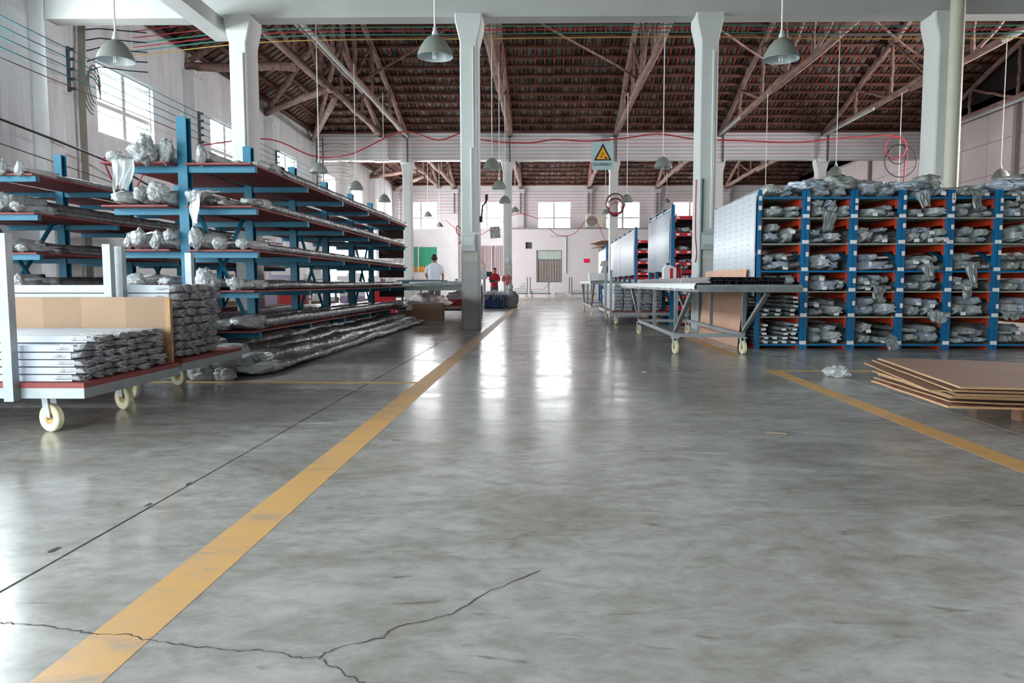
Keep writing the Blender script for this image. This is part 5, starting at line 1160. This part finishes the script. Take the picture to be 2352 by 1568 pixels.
def person(label, loc, rz, s, top_m, arms, hair_long, bend, look):
    """arms: for each side (elbow, wrist) offsets; figure faces +Y"""
    o = thing('person', label, 'person', loc, rz); o.scale = (s, s, s); b = bend
    P = [(0, 0, .93, .125), (0, b * .2, 1.12, .115), (0, b * .6, 1.30, (.15, .115)), (0, b * .9, 1.42, .085), (0, b + .01, 1.49, .052), (0, b + .02, 1.56, .075), (0, b + .03, 1.63, .088), (0, b + .02, 1.69, .07)]
    Ed = [(i, i + 1) for i in range(7)]
    def add(q, par): P.append(q); Ed.append((par, len(P) - 1)); return len(P) - 1
    for sgn, (el, wr) in zip((-1, 1), arms):
        sh = add((sgn * .185, b * .8, 1.385, .062), 3); e = add((sgn * el[0], el[1], el[2], .043), sh); w_ = add((sgn * wr[0], wr[1], wr[2], .028), e)
        d = (Vector((sgn * wr[0], wr[1], wr[2])) - Vector((sgn * el[0], el[1], el[2]))).normalized(); W = Vector((sgn * wr[0], wr[1], wr[2])); pm_ = W + d * .075; pl = add((*pm_, .032), w_)
        side = d.cross(Vector((0, 0, 1))).normalized()
        for k, (u, L_) in enumerate(((-.027, .062), (-.009, .072), (.009, .068), (.027, .055))):
            f1 = add((*(pm_ + side * u + d * .035), .0095), pl); f2 = add((*(pm_ + side * u + d * (.035 + L_ * .6) + Vector((0, 0, -.012))), .009), f1); add((*(pm_ + side * u * .9 + d * (.03 + L_) + Vector((0, 0, -.035))), .008), f2)
        t1 = add((*(W + d * .04 - side * sgn * .035), .011), pl); add((*(W + d * .085 - side * sgn * .055), .009), t1)
    for sgn in (-1, 1):
        h = add((sgn * .09, 0, .87, .092), 0); k = add((sgn * .1, .02, .49, .058), h); a = add((sgn * .1, -.02, .09, .04), k); add((sgn * .11, .13, .04, .038), a)
    skinned('body', P, Ed, 0, M_SKIN, o)
    rg = [(.85, .19, .145, 0), (.96, .182, .14, 0), (1.12, .182, .138, b * .25), (1.27, .2, .14, b * .55), (1.38, .205, .13, b * .8), (1.43, .19, .115, b * .9), (1.465, .13, .095, b * .95), (1.49, .075, .07, b), (1.5, .064, .062, b)]
    vs = []; fs = []; n_ = 20
    for z_, ax, ay, oy in rg:
        for k in range(n_): t_ = 2 * PI * k / n_; vs.append((ax * math.cos(t_) * (1 + .03 * nz(k * .7, z_ * 9)), oy + ay * math.sin(t_), z_ + (.012 * nz(k * .5, 3) if z_ < .9 else 0)))
    for i in range(len(rg) - 1):
        for k in range(n_): fs.append((i*n_+k, i*n_+(k+1) % n_, (i+1)*n_+(k+1) % n_, (i+1)*n_+k))
    sm = MB().add(vs, fs)
    for sgn, (el, wr) in zip((-1, 1), arms):
        sh = Vector((sgn * .16, b * .8, 1.395)); e = Vector((sgn * el[0], el[1], el[2])); sm.tube([sh, sh.lerp(e, .3), sh.lerp(e, .55), sh.lerp(e, .75)], [.075, .086, .08, .077], 14)
    obj('shirt', sm, top_m, o, smooth='all')
    tr = MB().lathe([(.14, .78), (.165, .84), (.165, .93), (.15, 1.0)], 18, Matrix.Diagonal((1.12, .82, 1, 1)), True)
    for sgn in (-1, 1): tr.tube([(sgn * .09, 0, .88), (sgn * .095, .0, .78), (sgn * .1, .02, .49), (sgn * .1, -.02, .08)], [.095, .1, .078, .066], 14)
    obj('trousers', tr, M_TROU, o, smooth='all')
    for sgn in (-1, 1): obj('shoe', MB().tube([(sgn * .1, -.07, .045), (sgn * .1, .0, .05), (sgn * .11, .1, .042), (sgn * .11, .18, .03)], [.035, .046, .042, .022], 10), M_SHOE, o, smooth='all')
    # head details: hair cap, ears, eyes, nose, mouth
    hc = Vector((0, b + .022, 1.635)); bm = bmesh.new(); bmesh.ops.create_icosphere(bm, subdivisions=3, radius=1)
    for v in bm.verts:
        p = v.co; keep = p.y * .9 + .1 if p.z < .35 else -1
        r_ = 1.0 if (p.z > .25 + .55 * max(0, p.y) or p.y < -.05) else .72
        v.co = hc + Vector((p.x * .089 * r_, p.y * .102 * r_, (p.z * .112 if p.z > 0 else p.z * (.17 if hair_long else .115)) * r_ + .012))
    me = bpy.data.meshes.new('hair'); bm.to_mesh(me); bm.free(); me.materials.append(M_HAIR); me.polygons.foreach_set('use_smooth', [True] * len(me.polygons)); link('hair', me, o)
    f = hc + Vector((0, .085, 0))
    for sgn in (-1, 1):
        obj('eye', MB().lathe([(.001, -.006), (.011, -.003), (.011, .003), (.001, .006)], 8, Matrix.Translation(f + Vector((sgn * .032, .002, -.005))) @ Matrix.Rotation(PI / 2, 4, 'X')), M_HAIR, o)
        obj('ear', MB().tube([hc + Vector((sgn * .088, .0, .02)), hc + Vector((sgn * .098, -.01, 0)), hc + Vector((sgn * .088, .0, -.035))], [.008, .014, .008], 6), M_SKIN, o, smooth='all')
    obj('nose', MB().tube([f + Vector((0, .0, .0)), f + Vector((0, .022, -.03)), f + Vector((0, .008, -.038))], [.008, .014, .006], 6), M_SKIN, o, smooth='all')
    obj('mouth', MB().box(-.024, .024, -.004, .004, -.005, .005, Matrix.Translation(f + Vector((0, -.001, -.062)))), mat('lips', '#8d4a44', .6), o)
    return o
person('man in a white T-shirt seen from behind at the work table', (-3.29, 22.0, 0), .05, 1.0, M_SHIRT, [((.25, .08, 1.13), (.17, .26, .98)), ((.26, .04, 1.11), (.22, .22, .95))], False, .05, 0)
wo = person('woman in a red top facing the camera near the fan', (-2.14, 31.2, 0), PI + .3, .88, M_REDT, [((.23, .12, 1.12), (.06, .26, 1.12)), ((.24, .1, 1.10), (.08, .27, 1.08))], True, .08, 0)
o = thing('dark_pouch', 'small dark pouch held by the woman in red', 'pouch', (-2.2, 30.9, .93)); obj('body', MB().poly([(-.12, 0, 0), (.12, 0, 0), (.13, 0, .1), (-.11, 0, .1)], (0, .05, 0)), M_BLACK, o); obj('flap', MB().box(-.11, .12, -.004, 0, .06, .1), M_WBLK, o)
# ================================================================== FAR WORK AREA
def table(label, x0, x1, y0, y1, z, m_top, group='work tables', shelf=True, th=.05, wheels=False):
    o = thing('work_table', label, 'table', ((x0 + x1) / 2, (y0 + y1) / 2, 0), 0, group); a, b = (x1 - x0) / 2, (y1 - y0) / 2
    obj('table_top', MB().box(-a, a, -b, b, z - th, z), m_top, o); obj('apron', MB().box(-a + .02, a - .02, -b + .02, -b + .05, z - th - .1, z - th), M_STEELD, o)
    for x in (-a + .06, a - .06):
        for y in (-b + .06, b - .06): obj('leg', MB().box(x - .025, x + .025, y - .025, y + .025, 0, z - th), M_STEELD, o)
    if shelf: obj('low_shelf', MB().box(-a + .05, a - .05, -b + .05, b - .05, .28, .31), M_CARDD, o)
    return o
M_TTOP = mat('pale_table_top', '#aeb4b3', .6, var=.2); M_WTOP = mat('white_table_top', '#dcdcda', .6)
table('cluttered work table in front of the man', -3.62, -1.75, 18.4, 21.3, .87, M_TTOP)
table('long white work bench behind the man', -7.2, -2.3, 25.2, 26.6, .85, M_WTOP)
table('white bench seen through the left racks', -9.2, -5.4, 19.2, 20.6, .85, M_WTOP)
table('second white bench deep behind the left racks', -9.2, -6.0, 27.5, 29.0, .9, M_WTOP)
def carton(label, loc, d, rz=0.0, m=None, group='cartons'):
    o = thing('carton', label, 'box', loc, rz, group); a, b, h = d[0] / 2, d[1] / 2, d[2]
    obj('body', MB().box(-a, a, -b, b, 0, h), m or M_CARDD, o); obj('flap', MB().bar((-a, -b, h), (-a - .03, -b - .1, h - .08), .01, a, (0, 0, 1)) if False else MB().box(-a, a, -b - .006, -b, h - .12, h), M_CARD if m is None else M_PAPER, o); obj('tape', MB().box(-.025, .025, -b - .008, b, h, h + .002), M_PVC, o); return o
carton('open brown carton on the floor at the end of the aisle rack', (-2.8, 17.75, 0), (.72, .6, .42), .05)
carton('smaller brown carton beside the open one under the work table', (-3.42, 18.2, 0), (.4, .5, .36), .1, M_CARDD)
for k, (x, y, z, sx, sy, sz, m) in enumerate([(-6.9, 25.6, .85, .5, .4, .3, M_PAPER), (-5.9, 25.7, .85, .45, .4, .22, mat('purple_box', '#6d4a68', .6)), (-4.9, 25.7, .85, .6, .5, .25, M_PAPER), (-3.9, 25.6, .85, .3, .3, .42, mat('purple_box', '#6d4a68', .6)), (-2.9, 25.6, .85, .4, .4, .2, mat('pale_green_box', '#a8c2b4', .6))]):
    carton('%s box from the left on the long white bench behind the man' % ORD[k], (x, y, z), (sx, sy, sz), 0, m, 'boxes on the long bench')
for k, (x, y, z, m, nm) in enumerate([(-8.6, 19.6, .85, M_PAPER, 'white'), (-7.9, 19.7, .85, M_CARDD, 'brown'), (-7.0, 19.7, .85, mat('lilac_box', '#b7a9c6', .6), 'lilac'), (-6.2, 19.8, .85, M_CARD, 'tan'), (-8.4, 28, .9, mat('light_blue_box', '#7fb0c8', .6), 'pale blue'), (-7.2, 28, .9, M_PAPER, 'bright white'), (-6.4, 28.2, .9, M_CARD, 'light tan')]):
    carton('%s box on a bench seen through the left racks' % nm, (x, y, z), (.5, .45, .28 + .05 * (k % 3)), .1 * k, m, 'boxes behind the left racks')
for k in range(6):
    carton('%s carton along the floor behind the left racks' % ORD[k], (-9.0 + k * .85, 21.5 + .2 * (k % 2), 0), (.7, .55, .5 + .15 * (k % 3)), .05 * k, [M_CARDD, mat('lilac_box', '#b7a9c6', .6), M_RED][k % 3], 'cartons on the floor behind the left racks')
for k, (z, dx) in enumerate([(1.93, 0), (1.48, 0), (1.03, 0), (.58, 0)]):
    o = thing('end_panel', 'dark brown cardboard panel under the %s shelf at the far end of the aisle rack' % SHELFN[k], 'cardboard', (-3.58, 17.32, z)); obj('panel', MB().box(-.3, .28, 0, .02, 0, .22), mat('dark_card', '#4a3b36', .85), o); obj('hook', MB().tube([(0, .01, .22), (0, .01, .245)], .01, 5), M_STEELD, o)
# things on and under the work table
def pipe_roll(label, p, q, r_, m): tag(obj('profile_roll', MB().tube([p, Vector(p).lerp(Vector(q), .5) + Vector((0, 0, .01)), q], r_, 10), m, smooth='all'), label, 'profile', 'profiles on the work table')
pipe_roll('blue-grey wrapped roll on the left end of the work table', (-3.75, 18.7, .93), (-2.6, 19.6, .93), .05, mat('blue_grey_wrap', '#5f7384', .4, var=.2, vscale=8))
for k in range(4): pipe_roll('%s pale profile lying along the work table' % ORD[k], (-3.4 + .1 * k, 18.55 + .3 * k, .90 + .01 * k), (-1.9, 18.9 + .3 * k, .9), .028, M_PLASTIC)
bag('flat crumpled film on the work table', (-3.0, 19.0, .872), (.7, .5, .07), 51, M_FILM)
bag('big heap of white sacks under the work table', (-3.0, 19.3, .31), (.9, .8, .36), 52, mat('white_sack', '#ded3d3', .7, var=.1, bump=.4, bscale=8), 'heaps under the work table')
bag('grey heap of offcuts at the left under the work table', (-3.35, 18.8, .31), (.5, .5, .16), 53, M_PLASTICD, 'heaps under the work table')
o = thing('red_tray', 'red tray heaped with white bags under the work table', 'tray', (-2.3, 20.2, .31)); obj('tray', MB().box(-.32, .32, -.25, .25, 0, .16), M_RED, o); 
bag('white bag filling the red tray', (-2.35, 20.2, .47), (.5, .4, .26), 54, M_PAPER, 'bags in the red tray'); bag('small red bag before the tray', (-2.25, 19.75, .31), (.3, .2, .18), 55, M_RED, 'bags in the red tray')
carton('brown carton beside the red tray under the work table', (-1.95, 19.7, .31), (.3, .35, .3), .2)
o = thing('dolly', 'low wheeled dolly under the right end of the work table', 'trolley', (-2.55, 20.3, 0)); obj('deck', MB().box(-.5, .5, -.4, .4, .16, .2), M_CARDD, o)
for x in (-.42, .42):
    for y in (-.33, .33): caster_parts(o, x, y, .16, .3, .06)
for k, (x, y, h, m) in enumerate([(-2.05, 21.0, .16, M_PAPER), (-2.25, 21.1, .1, M_BLACK), (-2.5, 21.0, .12, mat('pale_green_box', '#a8c2b4', .6))]):
    o = thing('bottle', '%s container on the far edge of the work table' % ['white', 'black', 'green'][k], 'container', (x, y, .87)); obj('body', MB().lathe([(.001, 0), (.05, 0), (.05, h * .7), (.02, h * .85), (.02, h), (.001, h)], 12), m, o, smooth=True); obj('cap', MB().lathe([(.001, h), (.024, h), (.024, h + .03), (.001, h + .03)], 10), M_WBLK, o)
tag(obj('tool_bar', MB().bar((-2.0, 20.6, .88), (-2.12, 20.6, 1.12), .03, .03), M_WBLK), 'dark tool lever leaning up on the work table', 'tool')
# fan
o = thing('standing_fan', 'red bladed standing fan with wire guard before the far column', 'fan', (-1.61, 31.3, 0))
obj('base', MB().lathe([(.001, 0), (.2, 0), (.19, .03), (.03, .05), (.001, .05)], 20), M_GREYP, o, smooth=True); obj('pole', MB().tube([(0, 0, .05), (0, 0, .98)], .015, 8), M_STEEL, o, smooth=True); obj('motor', MB().tube([(0, -.02, 1.05), (0, .16, 1.05)], [.06, .05], 14), M_GREYP, o, smooth=True)
for k in range(3):
    t0_ = 2 * PI * k / 3; pts = [(.03 * math.cos(t0_), .03 * math.sin(t0_))] + [(rr_ * math.cos(t0_ + a_), rr_ * math.sin(t0_ + a_)) for rr_, a_ in ((.12, -.12), (.19, .05), (.215, .35), (.22, .75), (.215, 1.15), (.19, 1.5), (.12, 1.65))] + [(.03 * math.cos(t0_ + 1.4), .03 * math.sin(t0_ + 1.4))]
    obj('blade', MB().poly([(px, -.05 - .01 * i_, 1.05 + pz) for i_, (px, pz) in enumerate(pts)], (0, .004, 0)), mat('fan_red', '#e0524c', .4), o)
obj('hub', MB().tube([(0, -.11, 1.05), (0, -.05, 1.05)], .045, 14), M_PAPER, o, smooth=True)
gb = MB()
for r_ in (.08, .14, .2, .235): gb.tube([(r_ * math.cos(t), -.12 + .05 * (r_ / .235) ** 2, 1.05 + r_ * math.sin(t)) for t in [2 * PI * i / 24 for i in range(25)]], .004, 5, cap=False)
for k in range(16): t = 2 * PI * k / 16; gb.tube([(0, -.12, 1.05), (.14 * math.cos(t), -.105, 1.05 + .14 * math.sin(t)), (.235 * math.cos(t), -.06, 1.05 + .235 * math.sin(t))], .003, 4)
obj('guard', gb, M_STEEL, o)
# pole fan / machine stand left of the woman
o = thing('machine_stand', 'grey machine on a stand left of the woman in red', 'machine', (-2.42, 29.6, 0)); obj('pole', MB().box(-.04, .04, -.04, .04, 0, 1.25), M_STEELD, o); obj('head', MB().box(-.2, .1, -.12, .12, 1.05, 1.4), M_GREYP, o); obj('lamp_arm', MB().tube([(0, 0, 1.4), (.05, 0, 1.6), (-.12, 0, 1.75)], .02, 6), M_CARD, o); obj('cover', MB().box(.1, .3, -.1, .1, 1.15, 1.35), M_WBLK, o); obj('foot', MB().box(-.25, .25, -.25, .25, 0, .04), M_STEELD, o)
# pile of white sheets and blue crate
for k in range(7): tag(obj('foam_board', MB().box(-.75, .5, -.4, .4, 0, .075), mat('bluish_white_panel', '#c3d0e0', .5, var=.1), None, (-1.95 + .02 * (k % 3), 28.4, .02 + .08 * k)), '%s panel from the bottom of the pale pile before the woman' % ORD[k], 'panel', 'pale panel pile')
o = thing('blue_crate', 'dark blue crate overflowing with white strips', 'crate', (-1.8, 26.7, 0)); cr = MB()
for x0, x1, y0, y1 in ((-.36, .36, -.25, -.23), (-.36, .36, .23, .25), (-.36, -.34, -.23, .23), (.34, .36, -.23, .23)): cr.box(x0, x1, y0, y1, 0, .48)
obj('shell', cr.box(-.36, .36, -.25, .25, 0, .02), mat('navy_plastic', '#123a6e', .5), o); obj('rim', MB().box(-.38, .38, -.27, -.25, .44, .48).box(-.38, .38, .25, .27, .44, .48), mat('navy_plastic', '#123a6e', .5), o)
r = random.Random(4)
for k in range(44):
    a = r.uniform(0, PI); x, y = r.uniform(-.3, .3), r.uniform(-.2, .2); L_ = r.uniform(.2, .5); d = Vector((math.cos(a) * r.choice((-1, 1)), math.sin(a) * -.6, r.uniform(-.35, .35))).normalized() * L_ / 2; c_ = Vector((-1.8 + x, 26.7 + y, .5 + r.uniform(0, .12)))
    tag(obj('offcut_strip', MB().bar(c_ - d, c_ + d, .018, .006), M_PAPER if k % 4 else M_STEEL), 'white offcut strip heaped in the dark blue crate', 'strip', 'offcut strips in the blue crate')
for k in range(9):
    x = -2.12 + .07 * k; tag(obj('offcut_strip', MB().tube([(x + .1, 26.6, .56), (x + .03, 26.42, .52), (x - .02 * (k % 3), 26.40, .3 + .04 * (k % 4))], .011, 5), M_PAPER), 'white offcut strip spilling over the front of the blue crate', 'strip', 'strips spilling from the blue crate')
for k in range(4): tag(obj('offcut_strip', MB().bar((-1.45 + .06 * k, 26.4 + .02 * k, .01), (-1.6 + .07 * k, 26.45, .6), .015, .008), M_STEEL), 'long offcut strip leaning on the right of the blue crate', 'strip', 'strips leaning on the blue crate')
bag('tall grey sack standing right of the blue crate', (-1.25, 26.95, .004), (.46, .4, .78), 61, mat('grey_sack', '#a3a2a6', .7, var=.15, bump=.5, bscale=9), 'sacks')
film('tied neck of the tall grey sack', (-1.25, 26.9, .72), 62, .08, .16, 0, 2.0, 0, 1.2)
tag(obj('floor_rod', MB().tube([(-1.1, 24.8, .02), (-.8, 24.7, .02)], .02, 6), M_PVC), 'short pale rod on the floor right of the grey sack', 'rod')
# ---- trolleys before the partition room
def far_trolley(label, x0, x1, y, posts):
    o = thing('deck_trolley', label, 'trolley', ((x0 + x1) / 2, y, 0), 0, 'far deck trolleys'); a = (x1 - x0) / 2
    obj('deck', MB().box(-a, a, 0, 1.0, .26, .32), M_STEELD, o)
    for p in posts: obj('post', MB().box(p - .04 - (x0 + x1) / 2, p + .02 - (x0 + x1) / 2, .0, .05, .32, 1.25), M_STEELD, o)
    for x in (-a + .12, a - .12):
        for yy in (.1, .9): caster_parts(o, x, yy, .26, PI / 2, .09)
far_trolley('far trolley with silver rolls beside the fan column', -2.2, -.98, 43, [-1.02])
far_trolley('far trolley with a bent cardboard sheet', -.9, .35, 43, [-.85, .22])
far_trolley('far trolley at the right end before the partition', 1.5, 3.0, 43, [1.42, 1.56])
ROLL = MB().tube([(0, 0, 0), (0, .8, 0)], .075, 10).mesh('silver_roll', M_PLASTIC, True)
for j in range(4):
    for i in range(5 if j < 2 else 4):
        if j > 1 + i * .7: continue
        tag(link('silver_roll', ROLL, None, (-1.75 + i * .16, 43.05, .4 + j * .15)), 'silver wrapped roll, %s row up, %s from the left on the far left trolley' % (ORD[j], ORD[i]), 'roll', 'silver rolls on the far trolley')
for k in range(5): tag(link('silver_roll', ROLL, None, (-.75 + k * .2, 43.05, .395)), '%s white wrapped roll from the left under the bent cardboard sheet' % ORD[k], 'roll', 'rolls under the bent cardboard')
for k in range(9): tag(link('silver_roll', ROLL, None, (.65 + (k % 5) * .16, 43.3, .12 + (k // 5) * .15)), '%s wrapped roll on the floor between the far trolleys' % ORD[k], 'roll', 'rolls on the floor')
for k in range(6): tag(link('silver_roll', ROLL, None, (1.7 + k * .2, 43.05, .395 + .05 * (k % 2))), '%s wrapped roll from the left on the right far trolley' % ORD[k], 'roll', 'rolls on the right far trolley')
tag(obj('cardboard_sheet', MB().poly([(-.85, 0, .52), (-.45, 0, .56), (-.1, 0, .5), (.35, 0, .98), (.33, 0, 1.0), (-.12, 0, .53), (-.45, 0, .58), (-.85, 0, .54)], (0, .8, 0)), M_CARD, None, (0, 43.0, 0)), 'bent tan cardboard sheet on a far trolley', 'cardboard')
# ---- air conditioner, notices, conduit on the partition
o = thing('air_conditioner', 'outdoor air conditioner unit standing on the partition room', 'air conditioner', (2.98, 46.75, 4.335)); obj('case', MB().box(-.42, .62, 0, .38, .03, .82), M_PVC, o); obj('feet', MB().box(-.4, -.3, 0, .38, 0, .03).box(.5, .6, 0, .38, 0, .03), M_WBLK, o)
g = obj('fan_grille', MB().lathe([(.001, 0), (.32, 0), (.32, .02), (.001, .02)], 24, Matrix.Translation((-.06, -.021, .43)) @ Matrix.Rotation(-PI / 2, 4, 'X')), mat('grille_grey', '#8d8581', .6), o)
for k in range(4): obj('ring', MB().tube([(-.06 + (.08 + .07 * k) * math.cos(t), -.026, .43 + (.08 + .07 * k) * math.sin(t)) for t in [2 * PI * i / 20 for i in range(21)]], .006, 4, cap=False), M_WGRY, g)
tag(obj('red_notice', MB().box(2.42, 2.8, PY - .006, PY - .002, 2.17, 2.42), mat('magenta_paper', '#e0184e', .6)), 'small red paper notice on the partition wall', 'notice')
conduit('white conduit bent over the partition room wall', [(.3, PY - .04, 3.78), (1.28, PY - .04, 3.78), (1.3, PY - .04, 3.72), (1.3, PY - .04, 1.5)], .035, M_PIPE)
# red hoses at the right racks
wire('red hose hanging from the tall red-beamed rack to the column', [(2.95, 15.6, 2.25), (3.2, 15.3, 1.9), (3.32, 15.2, 1.6), (3.3, 15.15, 1.35)], .016, M_WRED, 'red cables', name='cable', cat='cable') if False else None
wire('thin red pipe running down the left face of the right column', [(2.93, YA - .1, 2.9), (2.93, YA - .1, 1.9), (2.95, YA - .15, 1.5), (2.92, YA - .2, 1.3)], .012, M_WRED, 'red cables', name='cable', cat='cable')
